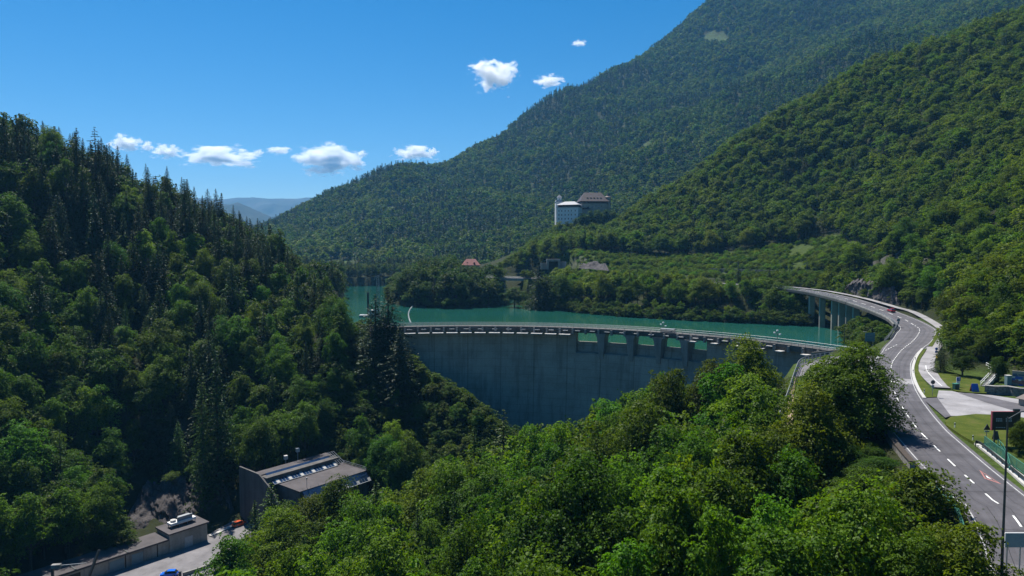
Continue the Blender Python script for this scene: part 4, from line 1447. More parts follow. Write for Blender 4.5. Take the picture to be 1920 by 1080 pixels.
for k, (nm, mt) in enumerate((("blue_patch", 'bluesign'), ("red_patch", 'posteredge'), ("pale_patch", 'white'), ("dark_patch", 'bluepanel'), ("ochre_patch", 'beige'), ("red_patch", 'redpaint'), ("blue_patch", 'bluesign'))):
    mb = MB()
    for q in range(5):
        u_ = rg.uniform(.03, .9) * Lm - Lm / 2
        w_ = rg.uniform(.5, 1.4)
        mb.box((cm[0] + u_ * math.cos(rzm) + math.sin(rzm) * (.16 + k * .006), cm[1] + u_ * math.sin(rzm) - math.cos(rzm) * (.16 + k * .006), cm[2] - .6 + (k % 4) * .75 + rg.uniform(0, .4)), (w_, .01, rg.uniform(.3, .8)), rzm)
    part(mb, nm, M[mt], mu)
p = np.array(at(1890, 716, 150)); t = thing("utility_cabinet", "pale green utility cabinet left of the mural wall", "cabinet", p)
mb = MB(); mb.box(p + [0, 0, -1.2], (1.0, .9, 2.6)); part(mb, "cabinet_body", M['signback'], t); mb = MB(); mb.box(p + [0, 0, 1.4], (1.1, 1.0, .1)); part(mb, "cabinet_roof", M['pale'], t)
rf = thing("shed", "brown tiled shed roof corner at the right frame edge", "shed", onz(1925, 760, 5))
p = onz(1940, 762, 5)
mb = MB(); mb.box(p, (4, 3.4, 1.4), .4); part(mb, "shed_wall", M['beige'], rf)
mb = MB(); mb.box(p + [0, 0, 1.4], (4.8, 4.2, 1.3), .4, 0, .35); part(mb, "roof", M['brownroof'], rf)

# ================================================================== YARD AND POWERHOUSE
F0 = onz(389, 1012.5, -47); F1 = onz(198, 1078, -47)
ud = (F1 - F0); ud[2] = 0; ud /= np.linalg.norm(ud)                  # along the front, towards the camera
vd = np.array([ud[1], -ud[0], 0.0])                                   # to the back
if vd[0] > 0: vd = -vd
lb_ = thing("garage_building", "long low concrete garage building with a flat roof on the yard", "building", F0)


def blk(mb, u0, u1, v0, v1, z0, z1):
    P_ = [F0 + ud * u + vd * v for u, v in ((u0, v0), (u1, v0), (u1, v1), (u0, v1))]
    mb.poly([(p_[0], p_[1], z1) for p_ in P_], z1 - z0)


uS = 10.5
mb = MB(); blk(mb, 0, uS, 0, 7.2, -48, -42.1); part(mb, "tall_wing", M['palewall'], lb_)
mb = MB(); blk(mb, uS + .01, 46, .25, 7.0, -48, -43.5); part(mb, "low_wing", M['palewall'], lb_)
mb = MB(); blk(mb, -.4, uS + .3, -.5, 7.6, -42.1, -41.7); part(mb, "tall_roof", M['gravelroof'], lb_)
mb = MB(); blk(mb, uS + .35, 46, -.35, 7.4, -43.5, -43.05); part(mb, "low_roof", M['gravelroof'], lb_)
for u in (21, 33):
    mb = MB(); blk(mb, u, u + .35, -.3, 7.2, -43.04, -42.9); part(mb, "roof_joint", M['darksteel'], lb_)
for u in (13.5, 17, 20.3, 21.5, 25.5, 31, 36, 40):
    mb = MB(); blk(mb, u, u + .22, .13, .26, -47, -43.5); part(mb, "pilaster", M['wood'] if u in (13.5, 21.5) else M['concrete'], lb_)
for u, m_, w_ in ((4.2, 'pale', 2.2), (17.3, 'signback', 2.8), (22, 'signback', 3.4), (32, 'wood', 3)):
    v_ = -.06 if u < uS else .18
    mb = MB(); blk(mb, u, u + w_, v_, v_ + .08, -47, -44.2); part(mb, "door", M[m_], lb_)
# cooler on the roof
ac = thing("roof_cooler", "white rooftop cooling unit on the tall end of the garage", "cooling unit", F0 + ud * 4.8 + vd * 3 + np.array([0, 0, 5.3]))
mb = MB(); blk(mb, 1.8, 8.8, 2.6, 4.9, -40.9, -40.3); part(mb, "casing", M['white'], ac)
mb = MB()
for u in (2, 4.2, 6.4, 8.5):
    for v in (2.8, 4.7):
        q = F0 + ud * u + vd * v; mb.bar((q[0], q[1], -41.7), (q[0], q[1], -40.9), .14)
part(mb, "legs", M['steel'], ac)
mb = MB(); blk(mb, 2.6, 6.8, 3.0, 3.4, -40.3, -39.2); blk(mb, 3.0, 6.2, 3.4, 4.4, -39.7, -39.3); part(mb, "pipework", M['steel'], ac)
for u in (3.2, 5.4, 7.6):
    q = F0 + ud * u + vd * 3.9; mb = MB(); mb.tube([(q[0], q[1], -40.3), (q[0], q[1], -39.75)], .75, 14); part(mb, "fan", M['pale'], ac)
# barrier at the lower left
bp = np.array(at(168, 1078, 150)); bt = np.array(at(186, 1031, 152))
ba = thing("barrier_arm", "dark raised barrier arm in front of the garage roof", "barrier", (bp[0], bp[1], -47))
mb = MB(); mb.bar(bp + (bp - bt) * 1.2, bt, .55, .4); part(mb, "arm", M['darksteel'], ba)
mb = MB(); mb.box((bp + (bp - bt) * 1.2) - np.array([0, 0, 1.2]), (1.0, .8, 1.6)); part(mb, "housing", M['darksteel'], ba)
yl = np.array(at(98, 1062, 148))
yt = thing("yard_lamp", "grey lamp housing on a dark post with a side arm over the garage", "lamp", (yl[0], yl[1], -47))
mb = MB(); mb.bar((yl[0], yl[1], -49), yl + [0, 0, .3], .45); part(mb, "post", M['darksteel'], yt)
mb = MB(); mb.box(yl + [.9, 0, -.4], (1.9, 1.0, .9), .15); part(mb, "lamp_head", M['concrete'], yt, bevel=.1)
mb = MB(); mb.bar(yl + [1.7, 0, .2], np.array(at(162, 1056, 151)), .16); part(mb, "arm", M['steel'], yt)
yw = smooth([onz(x, y, -47) for x, y in ((343, 1080), (375, 1070), (425, 1050))], 1.5)
t = thing("low_wall", "low concrete kerb wall at the yard edge by the blue car", "wall", yw[0])
mb = MB(); mb.strip(offset(yw, -.25) + [0, 0, .9], offset(yw, .25) + [0, 0, .9], 1.2); part(mb, "wall_body", M['concrete'], t)
mb = MB(); mb.box(yw[0] + [-.6, -.2, 0], (.5, .5, 1.3)); part(mb, "end_post", M['darksteel'], t)
yk = smooth([onz(x, y, -47) for x, y in ((393, 1006), (412, 998), (440, 985))], 1.5)
kb = MB(); kb.strip(offset(yk, -.5) + [0, 0, .3], offset(yk, .5) + [0, 0, .3], .6); tag(kb.build("kerb", M['pale']), kind="structure")

ph = thing("powerhouse", "stepped grey concrete powerhouse with sloped skylights below the forest", "powerhouse", (PH_A[0], PH_A[1], -47))


def PU(u, v, z): return (PH_A[0] + PH_U[0] * u + PH_V[0] * v, PH_A[1] + PH_U[1] * u + PH_V[1] * v, z)


def pblk(mb, u0, u1, v0, v1, z0, z1): mb.poly([PU(u0, v0, z1), PU(u1, v0, z1), PU(u1, v1, z1), PU(u0, v1, z1)], z1 - z0)


UL = 24.0
mb = MB(); pblk(mb, 0, UL, 0, 12, -49, -34.2); part(mb, "machine_hall", M['powerconc'], ph)
mb = MB(); pblk(mb, -.25, UL + .25, -.25, 12, -34.2, -33.95); part(mb, "lower_roof", M['gravelroof'], ph)
mb = MB(); pblk(mb, -3, UL - 1, 12.02, 19, -49, -31.9); part(mb, "upper_hall", M['powerconc'], ph)
mb = MB(); pblk(mb, -2.8, UL - 1.2, 15.2, 18.8, -31.9, -31.6); part(mb, "upper_roof", M['gravelroof'], ph)


def slope_glass(u0, u1, v0, z0, v1, z1, n, nm):
    """sloped glazing between two edges with bars and some open vents"""
    mb = MB()
    mb.add([PU(u0, v0, z0), PU(u1, v0, z0), PU(u1, v1, z1), PU(u0, v1, z1), PU(u0, v1 + .01, z0 - .3), PU(u1, v1 + .01, z0 - .3)],
           [(0, 1, 2, 3), (0, 3, 4), (1, 5, 2), (3, 2, 5, 4), (0, 4, 5, 1)])
    g = part(mb, nm, M['solar'], ph)
    d = np.array(PU(0, v1, z1)) - np.array(PU(0, v0, z0))
    nn = np.array([PH_V[0] * -1, PH_V[1] * -1, 0.0]) * (abs(z1 - z0)) + np.array([0, 0, abs(v1 - v0)])
    nn /= np.linalg.norm(nn)
    mb = MB(); mv = MB()
    for k in range(n + 1):
        a_ = np.array(PU(u0 + (u1 - u0) * k / n, v0, z0)) + nn * .03
        mb.bar(a_, a_ + d * (.42 if k % 3 else .25), .09, .06)
        if k % 4 == 1:
            mv.bar(a_ + d * .04 + np.array([PH_U[0], PH_U[1], 0]) * .6, a_ + d * .34 + np.array([PH_U[0], PH_U[1], 0]) * .6, 1.0, .12)
    mb.bar(np.array(PU(u0, v0, z0)) + nn * .05, np.array(PU(u1, v0, z0)) + nn * .05, .2, .15)
    part(mb, "glazing_bars", M['steel'], ph)
    part(mv, "open_vents", M['pale'], ph)


slope_glass(-1.5, UL - 3, 10.2, -33.8, 15.2, -31.5, 22, "upper_skylight")
slope_glass(.6, UL - .3, -2.6, -36.6, -.27, -34.1, 22, "lower_skylight")
mb = MB(); mb.add([PU(-3.6, -1, -49), PU(-3.6, 26, -49), PU(-3.6, 26, -31), PU(-3.6, 15.4, -31.2), PU(-3.6, 10.5, -33.6), PU(-3.6, 7, -36)] + [PU(-3.05, -1, -49), PU(-3.05, 26, -49), PU(-3.05, 26, -31), PU(-3.05, 15.4, -31.2), PU(-3.05, 10.5, -33.6), PU(-3.05, 7, -36)],
                   [(0, 1, 2, 3, 4, 5), (11, 10, 9, 8, 7, 6)] + [(i, i + 6, (i + 1) % 6 + 6, (i + 1) % 6) for i in range(6)]); part(mb, "side_wall", M['powerconc'], ph)
mb = MB()
for o_ in (0, .8, 1.6, 2.4):
    mb.tube([PU(UL - 3 + o_, 15.6, -30.7), PU(UL - 3 + o_, 10, -33.2)], .08, 5)
for v_, z_ in ((15.6, -30.7), (13.7, -31.5), (11.8, -32.4), (10, -33.2)): mb.bar(PU(UL - 3, v_, z_), PU(UL - .6, v_, z_), .08)
part(mb, "roof_ladder", M['steel'], ph)
mb = MB()
for z_ in (-33.5, -33.0):
    mb.tube([PU(UL, 11.5, z_), PU(UL, 0, z_), PU(UL - 1, -.1, z_), PU(UL - 3, -.1, z_)], .05, 4)
for v_ in np.arange(0, 12, 1.9): mb.bar(PU(UL, v_, -34), PU(UL, v_, -33), .06)
for u_ in np.arange(1, UL, 2.6): mb.bar(PU(u_, 0, -34), PU(u_, 0, -33.3), .05)
part(mb, "roof_railing", M['steel'], ph)
mb = MB(); mb.tube([PU(3, 1.0, -34), PU(3, 1.0, -31.4)], .07, 5); mb.tube([PU(3, 1, -31.4), PU(3, 1, -31)], .22, 8); part(mb, "roof_lamp", M['steel'], ph)
for u_, v_, h_, w_ in ((9, 20.5, 2.2, 1.1), (14, 21.5, 3.2, 1.1)):
    p = PU(u_, v_, -31.9); t = thing("vent_box", "small grey vent box behind the powerhouse roof, %s of the pair" % ("left" if u_ < 10 else "right"), "vent", p, 0, "vents behind the powerhouse")
    mb = MB(); mb.bar((p[0], p[1], p[2] - 3), (p[0], p[1], p[2] + h_ - w_), .2); part(mb, "stem", M['steel'], t)
    mb = MB(); mb.box((p[0], p[1], p[2] + h_ - w_), (w_, w_, w_ * 1.1), .6); part(mb, "vent_head", M['pale'], t, bevel=.08)


# ------------------------------------------------------------------ rock faces
def rockface(name, bot, top, nu, nv, amp, seed, sc=5.0):
    bot, top = smooth(bot, 1.0), smooth(top, 1.0)
    r = lambda P: np.array([[np.interp(k / nu, np.linspace(0, 1, len(P)), P[:, c]) for c in range(3)] for k in range(nu + 1)])
    B, T = r(bot), r(top)
    uq = np.linspace(0, 1, nu + 1)
    T = B + (T - B) * (np.clip(np.minimum(uq, 1 - uq) * 9, .12, 1) * (1 + .22 * fbm(uq * nu / 7.0, uq * 0, seed + 3, 4)))[:, None]
    rows = []
    uu = np.linspace(0, 1, nu + 1)
    Tn = np.gradient(B, axis=0); Tn[:, 2] = 0; Tn /= np.linalg.norm(Tn, axis=1)[:, None] + 1e-9
    Nn = np.stack([Tn[:, 1], -Tn[:, 0], 0 * uu], 1)
    Lb = np.r_[0, np.cumsum(np.linalg.norm(np.diff(B, axis=0), axis=1))]
    for k in range(nv + 1):
        t = k / nv
        P = B * (1 - t) + T * t
        h = P[:, 2]
        d = amp * (fbm(Lb / sc, h / sc, seed, 5) + .5 * np.abs(fbm(Lb / sc * 2.3, h / sc * .8, seed + 7, 4)))
        rows.append(P + Nn * d[:, None] + np.array([0, 0, .25]) * d[:, None])
    rows.append(T - Nn * .9 + [0, 0, -1.6])
    R_ = np.array(rows)
    return tag(grid_obj(name, R_[:, :, 0], R_[:, :, 1], R_[:, :, 2], M['rock'], smooth=False), kind="structure")


rockface("cliff", [onz(222, 996, -49.5), onz(300, 988, -49.5), onz(380, 979, -49.5), onz(445, 970, -49.5)][::1],
         [tuple(at(240, 950, 210)), tuple(at(285, 903, 218)), tuple(at(345, 888, 221)), tuple(at(430, 896, 220))], 120, 44, 2.1, 3, 3.2)
pe = lambda Y, o_: offset(PATH, o_)[int(np.argmin(np.abs(PATH[:, 1] - Y)))]
rockface("cliff", [pe(Y, 2.6) - [0, 0, .4] for Y in (287, 298, 312, 326)], [pe(Y, 4.2) + [0, 0, h] for Y, h in ((287, 4.0), (298, 7.0), (312, 8.0), (326, 6.0))], 110, 26, 1.0, 23, 3.0)
rockface("cliff", [at(1085, 503, 462), at(1110, 505, 460), at(1142, 508, 458)], [at(1090, 496, 470), at(1112, 490, 472), at(1140, 497, 470)], 60, 16, 1.0, 33, 4)

# ================================================================== CASTLE, HOUSE, TUNNEL, BARGE ...
CY = 690.0
cs_ = CY / FPX
ca = thing("hilltop_castle", "pale castle with a brown hipped roof on the wooded knoll", "castle", at(1090, 415, CY))


def cpt(px, py, d=0.0): return np.array(at(px, py, CY + d))


def hip(mb, c, w, d, z0, h, ridge, rz, over=0.0):
    w2, d2 = w / 2 + over, d / 2 + over
    cs, sn = math.cos(rz), math.sin(rz)
    R = lambda x, y, z: (c[0] + x * cs - y * sn, c[1] + x * sn + y * cs, z)
    r = ridge / 2
    vs = [R(-w2, -d2, z0), R(w2, -d2, z0), R(w2, d2, z0), R(-w2, d2, z0), R(-r, 0, z0 + h), R(r, 0, z0 + h)]
    mb.add(vs, [(0, 1, 5, 4), (2, 3, 4, 5), (1, 2, 5), (3, 0, 4), (3, 2, 1, 0)])


rzP = -0.35
c_pal = cpt(1068, 412, 10); zt = cpt(1060, 389)[2]
mb = MB(); mb.box((c_pal[0], c_pal[1], zt - 30), (22, 16, 30), rzP); part(mb, "palace_wall", M['plaster'], ca)
mb = MB(); mb.box((c_pal[0], c_pal[1], zt + .48), (20.2, 14.2, 2.4), rzP); part(mb, "attic_storey", M['wood'], ca)
mb = MB(); mb.box((c_pal[0], c_pal[1], zt - .02), (22.6, 16.6, .5), rzP); part(mb, "cornice", M['pale'], ca)
mb = MB(); hip(mb, c_pal, 22, 16, zt + 2.88, 3.8, 10, rzP, .8); part(mb, "palace_roof", M['greyroof'], ca)
cs, sn = math.cos(rzP), math.sin(rzP)
for row, z_ in enumerate((zt - 4.0, zt - 8, zt - 12)):
    for u_ in (-9, -6, -2.5, 1, 4, 8):
        mb = MB(); mb.box((c_pal[0] + u_ * cs + 8 * sn, c_pal[1] + u_ * sn - 8 * cs, z_), (.9, .16, 1.6), rzP); part(mb, "window", M['glass'], ca)
    for v_ in (-5.5, -2, 2, 5):
        mb = MB(); mb.box((c_pal[0] + 11 * cs - v_ * sn, c_pal[1] + 11 * sn + v_ * cs, z_), (.16, .9, 1.6), rzP); part(mb, "window", M['glass'], ca)
mb = MB(); mb.box((c_pal[0] + 14, c_pal[1] + 9, zt - 28), (16, 9, 27), -.1); part(mb, "connecting_wing", M['beige'], ca)
mb = MB(); hip(mb, (c_pal[0] + 14, c_pal[1] + 9), 16, 9, zt - 1, 4.2, 10, -.1, .7); part(mb, "wing_roof", M['brownroof'], ca)
c_t = cpt(1047.5, 400, 22); ztw = cpt(1050, 376)[2]
mb = MB(); mb.box((c_t[0], c_t[1], ztw - 30), (7, 7, 30), .1); part(mb, "tower_wall", M['plaster'], ca)
mb = MB(); mb.box((c_t[0], c_t[1], ztw), (7.6, 7.6, 2.0), .1, 0, .75); part(mb, "tower_skirt_roof", M['greyroof'], ca)
mb = MB(); mb.box((c_t[0] + .7, c_t[1], ztw + 1.4), (3.8, 3.8, 3.2), .1); part(mb, "lantern", M['white'], ca)
mb = MB(); hip(mb, (c_t[0] + .7, c_t[1]), 3.8, 3.8, ztw + 4.6, 3.2, .02, .1, .7); part(mb, "tower_roof", M['greyroof'], ca)
mb = MB(); mb.box((c_t[0] + .5, c_t[1] - 1.95, ztw + 2.6), (.7, .12, .8), .1); part(mb, "clock_face", M['brownroof'], ca)
c_k = cpt(1111, 395, 26); zk = cpt(1110, 378.5, 26)[2]
mb = MB(); mb.box((c_k[0], c_k[1], zk - 26), (27, 18, 26), .12); part(mb, "keep_wall", M['beige'], ca)
mb = MB(); mb.box((c_k[0], c_k[1], zk - 2.2), (27.6, 18.6, 2.2), .12); part(mb, "timber_gallery", M['wood'], ca)
mb = MB(); hip(mb, c_k, 27, 18, zk, 9.6, 18, .12, 1.8); part(mb, "keep_roof", M['brownroof'], ca)
for u_ in (-7, -3.5, 0, 3.5, 7):
    mb = MB(); q = (c_k[0] + u_ * math.cos(.12) + 5 * math.sin(.12), c_k[1] + u_ * math.sin(.12) - 6.0 * math.cos(.12)); mb.box((q[0], q[1], zk + 2.6), (1.5, 2.2, 1.4), .12); hip(mb, q, 1.5, 2.2, zk + 4.0, .7, .1, .12, .2)
    part(mb, "dormer", M['wood'], ca)
for u_ in (-9, -5, -1, 3, 7):
    mb = MB(); mb.box((c_k[0] + u_ * math.cos(.12) + 9.0 * math.sin(.12), c_k[1] + u_ * math.sin(.12) - 9.0 * math.cos(.12), zk - 6), (1.0, .2, 1.5), .12); part(mb, "window", M['glass'], ca)
for u_ in (-3, 4):
    mb = MB(); mb.box((c_k[0] + u_, c_k[1] + 1, zk + 7), (.8, .8, 3.2)); part(mb, "chimney", M['plaster'], ca)
c_u = cpt(1139.5, 395, 24); zu = cpt(1140, 370, 24)[2]
mb = MB(); mb.tube([(c_u[0], c_u[1], zu - 30), (c_u[0], c_u[1], zu)], 3.2, 14); part(mb, "round_turret", M['beige'], ca)
mb = MB(); mb.tube([(c_u[0], c_u[1], zu), (c_u[0], c_u[1], zu + 1.3), (c_u[0], c_u[1], zu + 5)], [4.3, 1.6, .08], 14); part(mb, "turret_roof", M['brownroof'], ca)
mb = MB(); mb.box(cpt(1084, 414, 4) - [0, 0, 8], (8, 6, 9.5), .2); part(mb, "terrace", M['wood'], ca)

hp = at(883, 497, 600)
ho = thing("red_roof_house", "house with a red tiled hipped roof among trees by the lake", "house", (hp[0], hp[1], hp[2] - 8))
mb = MB(); mb.box((hp[0], hp[1], hp[2] - 12), (14, 10, 12), .15); part(mb, "wall", M['beige'], ho)
mb = MB(); hip(mb, hp, 14, 10, hp[2], 5.4, 8, .15, .9); rfo = part(mb, "roof", M['redroof'], ho)
for u_ in (-4.5, -1.5, 1.5, 4.5):
    mb = MB(); mb.box((hp[0] + u_ * .989 + 5 * .149, hp[1] + u_ * .149 - 5 * .989, hp[2] - 3), (1.1, .14, 1.6), .15); part(mb, "window", M['glass'], ho)
for u_ in (-3, 3):
    mb = MB(); q = (hp[0] + u_, hp[1] - 3.2); mb.box((q[0], q[1], hp[2] + 1.2), (1.6, 2.4, 1.3), .15, 0, .8); part(mb, "dormer", M['redroof'], ho)

tp = np.array([32.0, 529.0, 20.0])
tu = thing("tunnel_portal", "grey concrete railway tunnel portal in the hillside", "tunnel portal", tp)
mb = MB()
for sx in (-1, 1): mb.box(tp + [sx * 4.4, 0, 0], (1.6, 5, 7.5))
mb.box(tp + [0, 0, 6.2], (10.6, 5.04, 1.8)); part(mb, "portal_frame", M['concrete'], tu)
mb = MB(); mb.box(tp + [0, 2.2, 0], (7.2, .4, 6.2)); part(mb, "tunnel_mouth", M['black'], tu)  # black slab stands in for the shade inside the tunnel
mb = MB(); mb.box(tp + [7.5, -.5, 0], (5, 1.2, 6.0), -.4); mb.box(tp + [-7.5, -.5, 0], (5, 1.2, 5), .4); part(mb, "wing_wall", M['concrete'], tu)
wp = smooth([(tp[0] - 12, 512, 0), (tp[0] - 13, 500, 0), (tp[0] - 9, 490, 0), (tp[0] - 4, 482, 0)], 2)
wp[:, 2] = gz(wp[:, 0], wp[:, 1]) + .35
mb = MB(); mb.ribbon(offset(wp, -1.6), offset(wp, 1.6)); tag(mb.build("footpath", M['pathpave']), kind="structure")
# catenary masts
for px_, lab in ((1386, "dark railway mast on the embankment above the yellow green trees"), (1507, "dark railway mast at the foot of the shrubby slope"), (1180, "thin railway mast near the rock outcrop")):
    k = int(np.argmin(np.abs(proj(RAIL)[0] - px_))); q = offset(RAIL, -3.0 if px_ != 1507 else 3)[k]
    t = thing("catenary_mast", lab, "railway mast", q, 0, "railway masts above the lake")
    mb = MB(); mb.bar(q - [0, 0, .5], q + [0, 0, 8.5], .35); part(mb, "mast", M['darksteel'], t)
    mb = MB(); mb.bar(q + [0, 0, 7.3], q + [-1.5, 2.5, 7.3], .14); mb.bar(q + [0, 0, 8.2], q + [-1.5, 2.5, 7.3], .08); part(mb, "bracket_arm", M['steel'], t)
# slope fence
FL = []
for px_, Y in ((1150, 545), (1230, 535), (1330, 518), (1430, 505), (1500, 495), (1560, 478), (1590, 465)):
    x_ = (px_ - 960) / FPX * Y
    FL.append((x_, Y, 0))
FL = smooth(FL, 4); FL[:, 2] = gz(FL[:, 0], FL[:, 1])
railing("slope_fence", "tall dark rockfall fence along the forest edge above the railway", "fence", FL, 3.0, 5.0, 'darksteel', (0.4, 1.2, 2.0, 3.0), .09, mesh=None)

rq = [k for k in range(len(RAIL)) if 1320 < proj(RAIL[k])[0][0] < 1515]
RQ = RAIL[min(rq):max(rq) + 1]
rtw = thing("retaining_wall", "long dark retaining wall behind the railway above the lake shore trees", "wall", RQ[len(RQ) // 2])
up_side = 4.2 if gz(*offset(RQ, 8.0)[len(RQ) // 2][:2]) > gz(*offset(RQ, -8.0)[len(RQ) // 2][:2]) else -4.2
mb = MB(); mb.strip(offset(RQ, up_side - .3) + [0, 0, 2.6], offset(RQ, up_side + .3) + [0, 0, 2.6], 4); part(mb, "wall_body", M['stone'], rtw)
mb = MB(); mb.strip(offset(RQ, up_side - .4) + [0, 0, 2.8], offset(RQ, up_side + .4) + [0, 0, 2.8], .2); part(mb, "coping", M['concrete'], rtw)
bx = np.array(onz(694, 594, WZ))
bg_ = thing("work_barge", "white work barge with a dark crane mast moored on the lake", "barge", bx)
mb = MB(); mb.box(bx + [0, 0, -.4], (11, 5, 1.6), .1, 0, 1.04); part(mb, "hull", M['steel'], bg_, bevel=.15)
mb = MB(); mb.box(bx + [1.5, .5, 1.2], (4.5, 3, 2.6), .1); part(mb, "cabin", M['white'], bg_, bevel=.1)
mb = MB(); mb.box(bx + [1.5, -1.02, 2.4], (3.6, .1, .8), .1); part(mb, "cabin_window", M['glass'], bg_)
mb = MB(); mb.tube([bx + [-1.0, 0, 1.2], bx + [-1.0, 0, 13.5]], .55, 10); part(mb, "crane_mast", M['darksteel'], bg_)
la_ = np.array(onz(709, 596, WZ)); zt = at(709, 517, la_[1])[2]
lm = thing("lattice_mast", "pale steel lattice mast with a bent top by the spruces", "mast", la_)
mb = MB()
cor = [(-1, -1), (1, -1), (1, 1), (-1, 1)]
hN = 12
for k in range(hN):
    z0, z1 = la_[2] - 1 + (zt - la_[2] + 1) * k / hN, la_[2] - 1 + (zt - la_[2] + 1) * (k + 1) / hN
    r0, r1 = 1.0 - .45 * k / hN, 1.0 - .45 * (k + 1) / hN
    for i in range(4):
        a_, b_ = cor[i], cor[(i + 1) % 4]
        mb.bar((la_[0] + a_[0] * r0, la_[1] + a_[1] * r0, z0), (la_[0] + a_[0] * r1, la_[1] + a_[1] * r1, z1), .10)
        mb.bar((la_[0] + a_[0] * r0, la_[1] + a_[1] * r0, z0), (la_[0] + b_[0] * r1, la_[1] + b_[1] * r1, z1), .1)
        mb.bar((la_[0] + a_[0] * r1, la_[1] + a_[1] * r1, z1), (la_[0] + b_[0] * r1, la_[1] + b_[1] * r1, z1), .1)
part(mb, "lattice_frame", M['steel'], lm)
mb = MB()
mb.bar((la_[0] - .9, la_[1], zt), (la_[0] - 2.2, la_[1], zt - 2.5), .2); mb.bar((la_[0] + .9, la_[1], zt), (la_[0] - 2.2, la_[1], zt - 2.5), .14); part(mb, "top_arm", M['steel'], lm)
hx = np.array(at(628, 598, 305))
hu = thing("lakeside_hut", "small hut with a pale orange roof at the left lakeshore", "hut", hx)
mb = MB(); mb.box(hx - [0, 0, 5], (7, 4, 6.6), .1); part(mb, "wall", M['plaster'], hu)
mb = MB(); hip(mb, hx, 7, 4, hx[2] + 1.6, 1.0, 5, .1, .5); part(mb, "roof", plain("pale_orange_roof", (.55, .36, .22), .7, .1), hu)
bo = MB()
BO = smooth([onz(775, 573, WZ + .15), onz(769, 580, WZ + .15), onz(766, 589, WZ + .15), onz(767, 597, WZ + .15), onz(770, 606, WZ + .15)], 1.5)
bm = thing("log_boom", "curved white floating boom on the lake behind the dam", "floating boom", BO[3])
bo.tube(BO, .28, 8); part(bo, "float_line", M['white'], bm)
mb = MB()
for k in range(0, len(BO), 3): mb.tube([BO[k] - [0, 0, .1], BO[k] + [0, 0, .5]], .4, 8)
part(mb, "floats", M['pale'], bm)

# ================================================================== VEGETATION
def kites(C, Nv, size, rng, aspect=0.62):
    """leaf cards: kite quads at C with normals Nv"""
    n = len(C)
    Nv = Nv / (np.linalg.norm(Nv, axis=1)[:, None] + 1e-9)
    r = rng.normal(size=(n, 3))
    A = np.cross(Nv, r); A /= np.linalg.norm(A, axis=1)[:, None] + 1e-9
    B = np.cross(Nv, A)
    s_ = (size * rng.uniform(0.7, 1.3, n))[:, None]
    fold = Nv * s_ * 0.18
    V = np.stack([C - A * s_ * .55, C - B * s_ * aspect * .5 + fold, C + A * s_ * .6, C + B * s_ * aspect * .5 + fold], 1).reshape(-1, 3)
    F = np.arange(4 * n).reshape(n, 4)
    return V, F


def tube_np(pts, rad, n=6):
    mb = MB(); mb.tube(pts, rad, n)
    V = np.array(mb.v)
    F = [f for f in mb.f if len(f) == 4]
    return V, np.array(F)


def join(parts):
    V, F, mi, o = [], [], [], 0
    for v, f, m in parts:
        V.append(v); F.append(f + o); mi.append(np.full(len(f), m)); o += len(v)
    return np.vstack(V), np.vstack(F), np.concatenate(mi)


